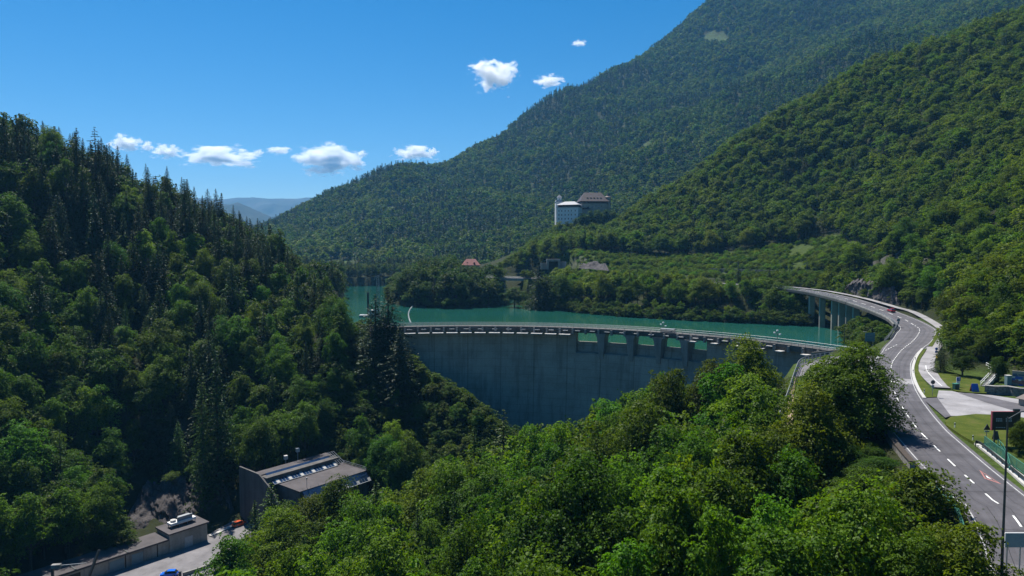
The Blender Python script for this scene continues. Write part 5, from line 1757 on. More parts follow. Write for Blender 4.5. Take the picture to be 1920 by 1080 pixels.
def broadleaf(seed, H=16.0, R=4.6, nb=16, sprays=26, leaves=14, ls=0.42, base=0.22, top=1.0):
    rng = np.random.default_rng(seed)
    c0 = H * (base + 1) / 2
    hz = H * (1 - base) / 2
    blobs = []
    tries = 0
    while len(blobs) < nb and tries < 4000:
        tries += 1
        d = rng.normal(size=3); d /= np.linalg.norm(d)
        if d[2] < -0.75: continue
        rr = rng.uniform(0.45, 0.80)
        # egg shape, wider below the middle
        z = d[2] * rr
        wid = (1.0 - 0.35 * max(z, 0)) * rng.uniform(.85, 1.12)
        p_ = np.array([d[0] * rr * R * wid, d[1] * rr * R * wid, c0 + z * hz])
        if any(np.linalg.norm((p_ - b_[0]) / [1, 1, .8]) < .28 * R for b_ in blobs): continue
        blobs.append((p_, R * rng.uniform(.30, .46)))
    blobs.append((np.array([rng.normal() * .3, rng.normal() * .3, c0 + hz * .72]), R * .34))
    blobs.append((np.array([0, 0, c0 + .1 * hz]), R * .5))
    Cs, Ns = [], []
    for bp_, br_ in blobs:
        m = int(sprays * (br_ / (R * .38)) ** 2)
        D = rng.normal(size=(m, 3)); D[:, 2] += .35
        D /= np.linalg.norm(D, axis=1)[:, None]
        out = np.array([bp_[0], bp_[1], .35 * (bp_[2] - c0)]); lo = np.linalg.norm(out) + 1e-6; out = out / lo
        k_ = np.clip(rng.normal(.92, .22, m), .45, 1.5)
        P = D * (br_ * k_)[:, None] * [1, 1, .78]
        P = bp_ + P + np.outer(np.clip(P @ out, 0, None) * rng.uniform(.1, .6), out)
        Nn = D * .7 + np.array([0, 0, .7]) + rng.normal(size=(m, 3)) * .3
        Nn /= np.linalg.norm(Nn, axis=1)[:, None]
        rs0 = br_ * .33
        for p_, n_, d_ in zip(P, Nn, D):
            # a spray: leaves along a short twig that points outwards and droops a little
            ax = d_ * [1, 1, .35] + rng.normal(size=3) * .35; ax -= n_ * (ax @ n_); ax /= np.linalg.norm(ax) + 1e-6
            b_ = np.cross(n_, ax)
            rs = rs0 * rng.uniform(.6, 1.35)
            u = rng.uniform(-1, 1, leaves); w_ = rng.normal(size=leaves) * .42 * (1.15 - .5 * np.abs(u))
            q = np.outer(u * rs * 1.25, ax) + np.outer(w_ * rs, b_) - np.outer((np.clip(u, 0, 1) ** 2) * rs * .45, [0, 0, 1]) + rng.normal(size=(leaves, 3)) * rs * .12
            Cs.append(p_ + q)
            Ns.append(n_ + rng.normal(size=(leaves, 3)) * .45)
    C, Nv = np.vstack(Cs), np.vstack(Ns)
    V, F = kites(C, Nv, ls, rng)
    tr = []
    lean = rng.normal(size=2) * .3
    tp_ = [(0, 0, -1.2), (lean[0] * .2, lean[1] * .2, H * .2), (lean[0] * .6, lean[1] * .6, H * .5), (lean[0], lean[1], H * .82)]
    tr.append(tube_np(tp_, [H * .021, H * .016, H * .010, H * .003], 7) + (0,))
    for bp_, br_ in blobs[:-1]:
        z0 = max(H * .16, min(H * .7, bp_[2] - R * rng.uniform(.5, .9)))
        f_ = z0 / (H * .82)
        s_ = np.array([lean[0] * f_, lean[1] * f_, z0])
        m_ = s_ * .45 + bp_ * .55 + np.array([0, 0, -.25 * np.linalg.norm(bp_ - s_) * .4])
        tr.append(tube_np([s_, m_, bp_], [H * .008, H * .0055, H * .002], 5) + (0,))
    return (V, F), join(tr)


def conifer(seed, H=22.0, R=3.3, nw=34, per=8, ls=0.5, droop=0.35, bare=0.08, gap=0.0):
    rng = np.random.default_rng(seed)
    Cs, Ns, Ss = [], [], []
    tr = [tube_np([(0, 0, -1.5), (0, 0, H * .4), (0, 0, H * .98)], [H * .013, H * .009, H * .0015], 7) + (0,)]
    for i in range(nw):
        t = i / (nw - 1)
        z = H * (bare + (1 - bare) * t ** .92)
        L = R * (1 - t) ** .82 * rng.uniform(.78, 1.12) + .12
        n_ = max(3, int(per * (0.5 + .5 * (1 - t))))
        a0 = rng.uniform(0, 6.28)
        for k in range(n_):
            if rng.uniform() < gap: continue
            a_ = a0 + 2 * math.pi * k / n_ + rng.normal() * .2
            l_ = L * rng.uniform(.7, 1.15)
            m = max(3, int(l_ / ls * 3.2))
            u = rng.uniform(.12, 1, m)
            side = rng.normal(size=m) * .16 * l_ * (1.15 - u)
            dz = -droop * l_ * u * u + .10 * l_ * u - np.abs(side) * .25 + rng.normal(size=m) * .05
            x = np.cos(a_) * u * l_ - np.sin(a_) * side
            y = np.sin(a_) * u * l_ + np.cos(a_) * side
            Cs.append(np.stack([x, y, z + dz], 1))
            nn = np.stack([np.cos(a_) * .45 + 0 * x, np.sin(a_) * .45 + 0 * x, 0 * x + .8], 1) + rng.normal(size=(m, 3)) * .45
            Ns.append(nn)
            if rng.uniform() < .12:
                tr.append(tube_np([(0, 0, z), (math.cos(a_) * l_ * .8, math.sin(a_) * l_ * .8, z - droop * l_ * .5)], [H * .002, H * .0008], 4) + (0,))
    Cs.append(np.array([[0, 0, H * q] for q in (.96, .98, 1.0)])); Ns.append(rng.normal(size=(3, 3)))
    C, Nv = np.vstack(Cs), np.vstack(Ns)
    V, F = kites(C, Nv, ls, rng, .5)
    return (V, F), join(tr)


def bush(seed, H=3.4, R=2.4, **k): return broadleaf(seed, H, R, base=-.15, **k)


def mesh_pair(nm, tree, leaf):
    (V, F), (tv, tf, tm) = tree
    return npmesh(nm + "_crown", V, F, leaf), npmesh(nm + "_trunk", tv, tf, M['bark'])


HI_B = [mesh_pair("broadleaf", broadleaf(100 + k, 16, [4.6, 4.2, 5.2, 4.0, 4.8, 5.4, 3.6][k], [17, 14, 21, 18, 13, 24, 15][k], 40, 20, .29, [.10, .14, .12, .08, .18, .10, .06][k]), M['leaf']) for k in range(7)]
HERO_B = [mesh_pair("broadleaf_large", broadleaf(160 + k, 16, [5.6, 5.2, 4.7][k], [40, 32, 28][k], 56, 26, .26, [.04, .06, .06][k]), M['leaf']) for k in range(3)]
HI_C = [mesh_pair("conifer", conifer(200 + k, 22, [5.0, 4.3, 5.8, 3.8, 5.0][k], [40, 42, 38, 44, 26][k], [9, 9, 10, 9, 6][k], .40, [.38, .3, .42, .25, .2][k], [.06, .1, .05, .04, .22][k], [.05, .08, .05, .05, .3][k]), M['needle']) for k in range(5)]
HI_S = [mesh_pair("shrub", bush(300 + k, nb=9, sprays=20, leaves=14, ls=.22), M['leaf']) for k in range(3)]

# templates for the far woods (never linked to the scene themselves)
TPL = bpy.data.collections.new("far_wood_templates")
TPLN = []


TINTED = {}


def tinted(mat, color):
    """the same leaf material with a fixed species tint instead of the object colour"""
    key = (mat.name, tuple(color))
    if key not in TINTED:
        m = mat.copy()
        for l_ in list(m.node_tree.links):
            if l_.from_node.type == 'OBJECT_INFO' and l_.from_socket.name == "Color":
                sock = l_.to_socket
                m.node_tree.links.remove(l_)
                sock.default_value = tuple(color) + (1,)
        TINTED[key] = m
    return TINTED[key]


def template(nm, tree, leaf, color, sc):
    (V, F), (tv, tf, tm) = tree
    V2, F2, mi = join([(V, F, 0), (tv, tf, 1)])
    me = npmesh(nm, V2 * sc, F2, [tinted(leaf, color), M['bark']], mi)
    o = bpy.data.objects.new("t%02d_%s" % (len(TPLN), nm), me)
    TPL.objects.link(o)
    TPLN.append(nm)
    return len(TPLN) - 1


MID_B = [template("mid_broadleaf", broadleaf(400 + k, 16, 4.6 + .3 * k, 14 + 2 * k, 15, 9, .66, .10), M['leaf'], (1, 1, 1), 1 / 16) for k in range(4)]
MID_C = [template("mid_conifer", conifer(420 + k, 22, 5.0, 26, 8, .9, .35), M['needle'], (1, 1, 1), 1 / 22) for k in range(3)]
FAR_B = [template("far_broadleaf", broadleaf(440 + k, 16, 5.4, 8 + 2 * (k % 3), 8, 6, 1.35, .02), M['leaf'], c, 1 / 16) for k, c in enumerate(((.62, .78, .85), (1.0, 1.15, .95), (1.6, 1.6, .95), (.75, .95, .9), (1.2, 1.35, .9), (1.9, 1.75, .9)))]
FAR_C = [template("far_conifer", conifer(460 + k, 22, 5.0, 14, 6, 1.9, .35), M['needle'], c, 1 / 22) for k, c in enumerate(((.8, .9, 1.0), (1, 1, 1)))]
MID_S = [template("mid_shrub", bush(480 + k, nb=7, sprays=7, leaves=6, ls=.55), M['leaf'], (1, 1, 1), 1 / 3.4) for k in range(2)]


def scatter_group(name):
    g = bpy.data.node_groups.new(name, 'GeometryNodeTree')
    g.interface.new_socket("Geometry", in_out='INPUT', socket_type='NodeSocketGeometry')
    g.interface.new_socket("Geometry", in_out='OUTPUT', socket_type='NodeSocketGeometry')
    i, o = g.nodes.new("NodeGroupInput"), g.nodes.new("NodeGroupOutput")
    ci = g.nodes.new("GeometryNodeCollectionInfo")
    ci.inputs["Collection"].default_value = TPL
    ci.inputs["Separate Children"].default_value = True
    ci.inputs["Reset Children"].default_value = True
    ip = g.nodes.new("GeometryNodeInstanceOnPoints")
    ip.inputs["Pick Instance"].default_value = True
    m2p = g.nodes.new("GeometryNodeMeshToPoints")
    g.links.new(i.outputs[0], m2p.inputs["Mesh"])
    g.links.new(m2p.outputs[0], ip.inputs["Points"])
    g.links.new(ci.outputs[0], ip.inputs["Instance"])
    for nm, typ, sock in (("idx", 'INT', "Instance Index"), ("rotz", 'FLOAT_VECTOR', "Rotation"), ("scl", 'FLOAT_VECTOR', "Scale")):
        a_ = g.nodes.new("GeometryNodeInputNamedAttribute")
        a_.data_type = typ
        a_.inputs["Name"].default_value = nm
        g.links.new([s_ for s_ in a_.outputs if s_.enabled][0], ip.inputs[sock])
    g.links.new(ip.outputs[0], o.inputs[0])
    return g


SG = scatter_group("scatter_trees")


def stuff_wood(name, label, cat, P, idx, hgt, wid, seed):
    rng = np.random.default_rng(seed)
    me = bpy.data.meshes.new(name)
    n = len(P)
    me.vertices.add(n)
    me.vertices.foreach_set("co", np.asarray(P, np.float32).ravel())
    a_ = me.attributes.new("idx", 'INT', 'POINT'); a_.data.foreach_set("value", np.asarray(idx, np.int32))
    a_ = me.attributes.new("rotz", 'FLOAT_VECTOR', 'POINT')
    r = np.zeros((n, 3), np.float32); r[:, 2] = rng.uniform(0, 6.28, n); r[:, :2] = rng.normal(size=(n, 2)) * .04
    a_.data.foreach_set("vector", r.ravel())
    a_ = me.attributes.new("scl", 'FLOAT_VECTOR', 'POINT')
    s_ = np.stack([wid, wid, hgt], 1).astype(np.float32)
    a_.data.foreach_set("vector", s_.ravel())
    o = bpy.data.objects.new(name, me)
    COL.objects.link(o)
    m = o.modifiers.new("scatter", 'NODES')
    m.node_group = SG
    return tag(o, label, cat, None, "stuff")


# ------------------------------------------------------------------ where the near trees stand
SIL_L = [(-300, 120), (0, 203), (60, 215), (100, 236), (150, 255), (200, 262), (260, 300), (330, 326), (430, 372), (470, 400), (520, 428), (570, 486), (640, 556), (655, 590), (700, 585), (750, 590), (757, 640), (780, 662), (830, 700), (880, 735), (940, 778), (1000, 800), (1100, 830), (1300, 900)]
SIL_F = [(200, 1300), (375, 1085), (385, 1062), (400, 1010), (430, 985), (480, 932), (500, 908), (520, 928), (545, 950), (600, 948), (615, 905), (626, 888), (645, 908), (660, 926), (690, 922), (720, 905), (770, 880), (840, 850), (900, 830), (960, 796), (1000, 786), (1080, 772), (1130, 738), (1200, 716), (1260, 684), (1330, 662), (1380, 636), (1430, 636), (1452, 664), (1468, 745), (1480, 840), (1500, 870), (1640, 900), (1660, 905), (1700, 920), (1760, 960), (1830, 1010), (1870, 1040), (1900, 1090), (2300, 1300)]
SIL_R = [(700, 480), (945, 488), (1000, 448), (1035, 425), (1085, 418), (1140, 420), (1200, 372), (1280, 330), (1340, 280), (1400, 236), (1480, 190), (1540, 160), (1600, 118), (1640, 95), (1700, 80), (1800, 45), (1860, 20), (1920, -10), (2300, -150)]
SIL_S = [(600, 470), (735, 545), (760, 505), (800, 480), (850, 478), (860, 498), (905, 502), (920, 492), (930, 500), (950, 560), (985, 540), (1000, 505), (1060, 500), (1100, 510), (1150, 508), (1250, 510), (1300, 516), (1340, 522), (1430, 524), (1480, 535), (1500, 552), (1525, 560), (1545, 600), (1560, 592), (1600, 588), (1660, 594), (1675, 600), (1690, 640), (2000, 660)]
sil = lambda S_, px: np.interp(px, [q[0] for q in S_], [q[1] for q in S_])

TREES = []     # dicts


def excl(x, y, m=0.0):
    """True where nothing tall may grow"""
    x, y = np.asarray(x, float), np.asarray(y, float)
    bad = np.zeros(x.shape, bool)
    d, _ = distline(x, y, ROAD[::3]); bad |= d < 8.5 + m
    d, _ = distline(x, y, PATH[::3]); bad |= d < 4.5 + m
    d, _ = distline(x, y, RAIL[::3]); bad |= d < 5 + m
    bad |= inpoly(x, y, YARD) | inpoly(x, y, FLAT) | inpoly(x, y, PLAT)
    pu_, pv_ = phl(x, y); bad |= (pu_ > -6) & (pu_ < 27) & (pv_ > -5) & (pv_ < 24)
    gx_, gy_ = x - F0[0], y - F0[1]
    uu, vv = gx_ * ud[0] + gy_ * ud[1], gx_ * vd[0] + gy_ * vd[1]
    bad |= ((uu > -4) & (uu < 50) & (vv > -14) & (vv < 9.5)) | ((uu > -16) & (uu < 17) & (vv > -14) & (vv < 34))
    r_ = np.hypot(x - DC[0], y - DC[1]); a_ = np.arctan2(y - DC[1], x - DC[0])
    bad |= (r_ > DR - 15) & (r_ < DR + 4) & (a_ < DA0 + .02) & (a_ > DA1 - .08)
    lk = inpoly(x, y, LAKE); dl_, _ = distline(x, y, LAKE, True)
    bad |= (lk & (dl_ > 1.5))
    bad |= inpoly(x, y, RAILMEAD) | inpoly(x, y, BRMEAD)
    bad |= (x > 42) & (x < 104) & (y > 688) & (y < 745)
    bad |= np.hypot(x - hp[0], (y - hp[1]) * 1.0) < 11
    bad |= (y < 60)
    return bad


def jgrid(x0, x1, y0, y1, sp, rng):
    gx, gy = np.meshgrid(np.arange(x0, x1, sp), np.arange(y0, y1, sp * .87))
    gx = gx + (np.arange(gx.shape[0]) % 2)[:, None] * sp / 2
    gx = gx + rng.uniform(-.38, .38, gx.shape) * sp
    gy = gy + rng.uniform(-.38, .38, gy.shape) * sp
    return gx.ravel(), gy.ravel()


GORGE = [(-64, 40), (-64, 130), (-66, 150), (-58, 178), (-30, 212), (0, 233), (30, 242)]


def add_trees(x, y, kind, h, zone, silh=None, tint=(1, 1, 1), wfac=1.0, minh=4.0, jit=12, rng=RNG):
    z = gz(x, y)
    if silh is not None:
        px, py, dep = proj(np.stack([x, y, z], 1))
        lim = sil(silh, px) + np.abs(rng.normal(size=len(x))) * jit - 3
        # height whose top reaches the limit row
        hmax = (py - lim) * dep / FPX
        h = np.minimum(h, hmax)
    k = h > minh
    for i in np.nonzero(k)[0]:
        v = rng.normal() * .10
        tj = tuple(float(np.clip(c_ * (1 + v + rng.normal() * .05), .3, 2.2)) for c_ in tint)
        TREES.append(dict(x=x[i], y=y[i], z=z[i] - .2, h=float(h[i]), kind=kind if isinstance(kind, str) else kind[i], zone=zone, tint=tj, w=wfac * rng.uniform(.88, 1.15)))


rng = np.random.default_rng(21)
# left slope
gx_, gy_ = jgrid(-330, 20, 100, 400, 7.4, rng)
side = np.array([np.interp(yy, [q[1] for q in GORGE], [q[0] for q in GORGE]) for yy in gy_])
left = (gx_ < side - 2) & ~excl(gx_, gy_) & (gx_ > -.85 * gy_ - 10)
cliffzone = (gx_ > -125) & (gx_ < -84) & (gy_ > 198) & (gy_ < 217)
ppx, _, _ = proj(np.stack([gx_, gy_, gz(gx_, gy_)], 1))
left &= ~((gy_ < 170) & (ppx > 130)) & ~cliffzone & ~((gx_ < -118) & (gy_ < 152) & (rng.uniform(size=gx_.shape) < .3))
gx_, gy_ = gx_[left], gy_[left]
zz = gz(gx_, gy_)
keep = (zz > -47.5)
gx_, gy_, zz = gx_[keep], gy_[keep], zz[keep]
nz = fbm(gx_ / 45, gy_ / 45, 77, 2)
upper = np.clip((zz - 2) / 30, 0, 1)
pc = np.clip(.19 + .46 * upper + .28 * nz, .05, .85)
con = rng.uniform(size=len(gx_)) < pc
bank = (gx_ > -62) & (gy_ > 225)
con &= ~bank | (rng.uniform(size=len(gx_)) < .1)
hc = rng.uniform(17, 29, len(gx_)) * (1 + .1 * upper)
hb = np.where(bank, rng.uniform(4.5, 9, len(gx_)), rng.uniform(11, 23, len(gx_)))
pxl, _, _ = proj(np.stack([gx_, gy_, zz], 1))
lowf = (gy_ < 214) & (pxl > 440) & (pxl < 730)
hb = np.where(lowf, np.minimum(hb, 6.0), hb)
con &= ~lowf
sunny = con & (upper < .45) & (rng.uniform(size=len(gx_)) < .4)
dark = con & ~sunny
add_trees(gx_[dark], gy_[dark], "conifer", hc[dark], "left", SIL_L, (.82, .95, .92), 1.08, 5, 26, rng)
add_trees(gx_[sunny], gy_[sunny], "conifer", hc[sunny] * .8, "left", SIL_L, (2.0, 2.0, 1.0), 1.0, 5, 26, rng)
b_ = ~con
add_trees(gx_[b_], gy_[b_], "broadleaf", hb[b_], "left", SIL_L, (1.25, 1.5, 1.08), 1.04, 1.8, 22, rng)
# foreground wood on the right bank of the gorge
gx_, gy_ = jgrid(-75, 75, 62, 240, 7.4, rng)
side = np.array([np.interp(yy, [q[1] for q in GORGE], [q[0] for q in GORGE]) for yy in gy_])
fr = (gx_ > side - 2) & ~excl(gx_, gy_, -.5)
rail_d, _ = distline(gx_, gy_, HP)
fr &= ~((rail_d < 4) & (gx_ > 40)) & ~((gx_ > 44) & (gy_ > 118))
gx_, gy_ = gx_[fr], gy_[fr]
con = rng.uniform(size=len(gx_)) < np.where(gx_ < -5, .24, .06)
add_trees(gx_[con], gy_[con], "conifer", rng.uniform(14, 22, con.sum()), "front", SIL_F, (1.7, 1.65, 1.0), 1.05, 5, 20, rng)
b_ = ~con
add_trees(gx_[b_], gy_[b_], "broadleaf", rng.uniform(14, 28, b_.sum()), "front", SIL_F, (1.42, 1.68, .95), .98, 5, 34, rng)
# right hill
gx_, gy_ = jgrid(-20, 520, 150, 700, 7.4, rng)
ok_ = ~excl(gx_, gy_, 1.0) & (gx_ < .82 * gy_ + 15)
dsh, _ = distline(gx_, gy_, LAKE, True)
zz = gz(gx_, gy_)
hill = ok_ & (((gx_ > 100) & (gy_ < 352) & (distline(gx_, gy_, PATH[::3])[0] < 400) & (gx_ > np.interp(gy_, [150, 180, 200, 235, 262, 300, 340], [118, 118, 122, 144, 164.5, 163.5, 161]))) | ((gy_ >= 352) & (zz > 24) & (gx_ > 25)) | ((gx_ > 160) & (gy_ >= 352) & (gx_ > 205)) | ((gy_ > 560) & (gx_ > -12)))
hx_, hy_ = gx_[hill], gy_[hill]
con = rng.uniform(size=len(hx_)) < np.clip(.05 + .12 * fbm(hx_ / 60, hy_ / 60, 5, 2), 0, .3)
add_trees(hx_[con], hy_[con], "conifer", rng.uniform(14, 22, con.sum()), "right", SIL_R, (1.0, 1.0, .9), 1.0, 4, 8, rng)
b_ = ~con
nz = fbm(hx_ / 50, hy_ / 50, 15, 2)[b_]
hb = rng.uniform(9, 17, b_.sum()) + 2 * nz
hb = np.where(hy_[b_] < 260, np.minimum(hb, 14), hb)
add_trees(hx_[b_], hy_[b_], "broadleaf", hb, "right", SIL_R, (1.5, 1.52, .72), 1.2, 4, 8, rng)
# lake shore bench
shore = ok_ & ~hill & (gy_ > 318) & (zz <= 27) & (gx_ > 0) & (zz > WZ) & (gy_ < 520)
sx_, sy_ = gx_[shore], gy_[shore]
ds = dsh[shore]
con = (rng.uniform(size=len(sx_)) < .13) & (ds > 12)
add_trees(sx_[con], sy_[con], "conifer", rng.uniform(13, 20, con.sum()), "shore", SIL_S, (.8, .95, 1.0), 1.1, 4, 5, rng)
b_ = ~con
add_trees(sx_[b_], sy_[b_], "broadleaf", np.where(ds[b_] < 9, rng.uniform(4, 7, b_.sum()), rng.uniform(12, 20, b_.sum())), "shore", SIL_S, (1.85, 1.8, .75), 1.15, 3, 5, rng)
# shoreline bushes under the viaduct and along the water edge
L2 = np.array([LAKE[(i) % len(LAKE)] for i in range(16, 26)])
SL = smooth([(a_[0], a_[1], 0) for a_ in [(9, 520), (7, 455), (14, 432), (30, 408), (67, 368), (105, 345), (143, 326)]], 3.2)
nn_ = offset(SL, -2.0)
for dd in (0.0, -3.5):
    q = offset(SL, dd) + rng.normal(size=SL.shape) * .9
    add_trees(q[:, 0], q[:, 1], "broadleaf", rng.uniform(3.5, 6.5, len(q)), "shorebush", None, (1.0, 1.1, .85), 1.6, 2, 3, rng)
SL2 = smooth([(a_[0], a_[1], 0) for a_ in [(-118, 690), (-92, 505), (-82, 468), (-68, 442), (-40, 424), (-20, 432), (-8, 450), (-3, 520)]], 3.4)
for dd in (1.0, -3.0):
    q = offset(SL2, dd) + rng.normal(size=SL2.shape) * .9
    kx = gz(q[:, 0], q[:, 1]) > WZ - .6
    add_trees(q[kx, 0], q[kx, 1], "broadleaf", rng.uniform(3.5, 7.5, kx.sum()), "shorebush", None, (.8, .95, .85), 1.6, 2, 3, rng)
bx_, by_ = jgrid(118, 152, 232, 300, 4.2, rng)
kx = (distline(bx_, by_, ROAD[::3])[0] > 9.5) & ~inpoly(bx_, by_, LAKE) & (bx_ < np.interp(by_, [232, 262, 300], [131, 145, 146]))
add_trees(bx_[kx], by_[kx], "broadleaf", rng.uniform(5, 8, kx.sum()), "islet", [(1500, 590), (1570, 585), (1600, 584), (1670, 600), (1690, 625)], (1.05, 1.15, .8), 1.5, 2, 4, rng)
# peninsula and inlet
px_, py_ = jgrid(-140, 30, 410, 790, 6.4, rng)
kx = ~excl(px_, py_) & ~inpoly(px_, py_, LAKE) & (gz(px_, py_) > WZ) & (px_ < np.interp(py_, [410, 470, 530, 560, 600], [40, -5, -2, -14, -14])) & ~((px_ > -52) & (px_ < -22) & (py_ > 570) & (py_ < 596) & (rng.uniform(size=px_.shape) < .5))
px_, py_ = px_[kx], py_[kx]
con = rng.uniform(size=len(px_)) < .18
add_trees(px_[con], py_[con], "conifer", rng.uniform(14, 21, con.sum()), "peninsula", SIL_S, (.8, .9, 1), 1.1, 4, 6, rng)
hb = rng.uniform(12, 20, (~con).sum())
hb = np.where((py_[~con] > 545) & (px_[~con] > -50), np.minimum(hb, 7.0), hb)
add_trees(px_[~con], py_[~con], "broadleaf", hb, "peninsula", SIL_S, (.70, .85, .9), 1.15, 4, 6, rng)
# far left shore behind the spur
px_, py_ = jgrid(-330, -90, 690, 800, 8, rng)
kx = ~inpoly(px_, py_, LAKE) & (gz(px_, py_) > WZ)
px_, py_ = px_[kx], py_[kx]
con = rng.uniform(size=len(px_)) < .3
add_trees(px_[con], py_[con], "conifer", rng.uniform(14, 20, con.sum()), "farshore", [(500, 470), (800, 470)], (.9, .95, 1), 1.1, 4, 8, rng)
add_trees(px_[~con], py_[~con], "broadleaf", rng.uniform(9, 14, (~con).sum()), "farshore", [(500, 478), (800, 478)], (.95, .95, .95), 1.1, 4, 8, rng)
# shrubs on the railway slope, the lawn edges and the yard
sx_, sy_ = jgrid(20, 230, 370, 560, 3.5, rng)
kx = inpoly(sx_, sy_, RAILMEAD) & (distline(sx_, sy_, RAIL[::3])[0] > 2.6) & (fbm(sx_ / 14, sy_ / 14, 8, 2) > -.75) & (distline(sx_, sy_, FL)[0] > 4.0) & (np.abs(distline(sx_, sy_, RAIL[::3])[0] - 17) > 2.2)
add_trees(sx_[kx], sy_[kx], "shrub", rng.uniform(1.5, 3.4, kx.sum()), "railslope", None, (1.7, 1.8, .85), 1.3, 1, 0, rng)

bx_, by_ = jgrid(-68, 2, 218, 278, 3.6, rng)
kx = ~excl(bx_, by_) & (gz(bx_, by_) > -46)
add_trees(bx_[kx], by_[kx], "broadleaf", rng.uniform(3.5, 7.5, kx.sum()), "bank", SIL_L, (1.05, 1.15, .9), 1.5, .9, 7, rng)
bx_, by_ = jgrid(100, 200, 158, 345, 4.2, rng)
dpt_ = distline(bx_, by_, PATH[::3])[0]
kx = (dpt_ > 3.4) & (bx_ > np.interp(by_, [150, 172, 180, 200, 235, 262, 300, 345], [121, 116, 112, 116, 142, 164.2, 163.0, 157])) & (bx_ < np.interp(by_, [150, 345], [150, 185])) & (distline(bx_, by_, ROAD[::3])[0] > 9) & ~inpoly(bx_, by_, FLAT)
add_trees(bx_[kx], by_[kx], "broadleaf", rng.uniform(3.5, 8.5, kx.sum()), "roadside", None, (1.35, 1.38, .8), 1.35, 1, 0, rng)
bx_, by_ = jgrid(125, 225, 340, 425, 4.2, rng)
kx = (distline(bx_, by_, ROAD[::3])[0] > 8) & (distline(bx_, by_, RAIL[::3])[0] > 3.5) & (distline(bx_, by_, PATH[::3])[0] > 3.4) & (bx_ > np.interp(by_, [340, 360, 385, 425], [160, 150, 135, 125]))
add_trees(bx_[kx], by_[kx], "broadleaf", rng.uniform(3, 6, kx.sum()), "roadside", None, (1.35, 1.38, .8), 1.35, 1, 0, rng)
bx_, by_ = jgrid(-130, -80, 212, 240, 4.2, rng)
kx = (by_ > np.interp(bx_, [-112, -100, -87], [218, 220, 225])) & (rng.uniform(size=bx_.shape) < .6) & ~((bx_ > -92) & (by_ < 222))
add_trees(bx_[kx], by_[kx], "broadleaf", rng.uniform(1.5, 4, kx.sum()), "clifftop", None, (.9, 1.05, .9), 1.3, 1, 0, rng)

# hand-placed trees that stand out in the photograph
HEROES = []


def hero(px, Y, top, kind, label, w=1.0, tint=(1, 1, 1), var=0, ground=None):
    x = (px - 960) / FPX * Y * 1.0
    z = float(gz(x, Y)) if ground is None else ground
    zt_ = at(px, top, Y)[2]
    HEROES.append(dict(x=x, y=Y, z=z - .2, h=zt_ - z, kind=kind, zone="hero", tint=tint, w=w, label=label, var=var))


hero(1597, 111, 640, "broadleaf", "big spreading maple beside the road bend, its crown reaching over the asphalt", 1.2, (1.4, 1.42, .8), 0, 1.5)
hero(1520, 104, 718, "broadleaf", "round leafy tree left of the big maple by the cliff railing", 1.0, (1.7, 1.5, .8), 1, -10)
hero(1404, 148, 630, "broadleaf", "tallest tree in front of the dam, hiding part of its crest", 1.02, (1.5, 1.4, .8), 1, -13)
hero(1335, 152, 668, "broadleaf", "broad tree just left of the tallest tree before the dam", 1.0, (1.05, 1.05, .85), 2, -20)
hero(1262, 150, 684, "broadleaf", "slim tree with a pointed top standing before the dam spillway", .85, (.95, 1.02, .85), 2, -22)
hero(1225, 128, 745, "broadleaf", "bright yellow green tree below the dam face, left of the slim one", 1.05, (1.7, 1.5, .75), 0, -24)
hero(1745, 76, 866, "broadleaf", "bushy tree beside the road near the lower right, with a pale green top", 1.25, (1.5, 1.42, .8), 1, -9)
hero(1650, 80, 935, "broadleaf", "dark green tree between the big maple and the lower right tree", .9, (.85, .95, .9), 2, -12)
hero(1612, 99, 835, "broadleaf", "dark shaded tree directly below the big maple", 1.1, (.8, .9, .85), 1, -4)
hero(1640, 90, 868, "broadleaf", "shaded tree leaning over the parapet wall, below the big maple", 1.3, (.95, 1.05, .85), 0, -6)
for q_, (px_, Y_, top_) in enumerate(((1618, 105, 822), (1636, 102, 826), (1652, 99, 838), (1664, 95, 852), (1646, 94, 866), (1628, 96, 862))):
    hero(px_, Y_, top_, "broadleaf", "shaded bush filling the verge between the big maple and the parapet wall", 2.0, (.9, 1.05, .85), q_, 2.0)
    HEROES[-1]["group"] = "bushes by the parapet wall"
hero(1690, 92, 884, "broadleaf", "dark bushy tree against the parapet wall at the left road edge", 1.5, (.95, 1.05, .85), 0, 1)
for q_, (px_, Y_, top_, k_, t3) in enumerate(((468, 152, 938, "conifer", (1.7, 1.6, .9)), (535, 150, 940, "broadleaf", (1.3, 1.3, .85)), (575, 152, 948, "broadleaf", (1.1, 1.2, .85)), (600, 150, 925, "broadleaf", (1.4, 1.35, .8)), (662, 150, 925, "conifer", (1.8, 1.65, .9)), (560, 140, 975, "broadleaf", (1.5, 1.4, .8)), (520, 140, 960, "broadleaf", (1.5, 1.4, .8)))):
    hero(px_, Y_, top_, k_, ("olive conifer" if k_ == "conifer" else "leafy tree") + " standing right in front of the powerhouse's lower wall", 1.15, t3, q_, -43)
    HEROES[-1]["group"] = ("conifers" if k_ == "conifer" else "leafy trees") + " in front of the powerhouse"
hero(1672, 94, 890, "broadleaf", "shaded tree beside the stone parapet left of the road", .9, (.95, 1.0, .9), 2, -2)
hero(1705, 84, 900, "broadleaf", "small tree tucked behind the lower right roadside tree", .9, (1.0, 1.05, .9), 1, -2)
hero(1830, 61, 965, "broadleaf", "fine leaved tree at the lower right corner, nearest the road sign back", 1.0, (1.4, 1.3, .75), 2, -8)
hero(1075, 92, 850, "broadleaf", "large rounded tree in the bottom middle with a dark hollow below", 1.0, (1.0, 1.15, .8), 0, -27)
hero(1345, 84, 880, "broadleaf", "large leafy tree in the bottom right centre, below the bright tree", 1.08, (1.1, 1.1, .85), 1, -23)
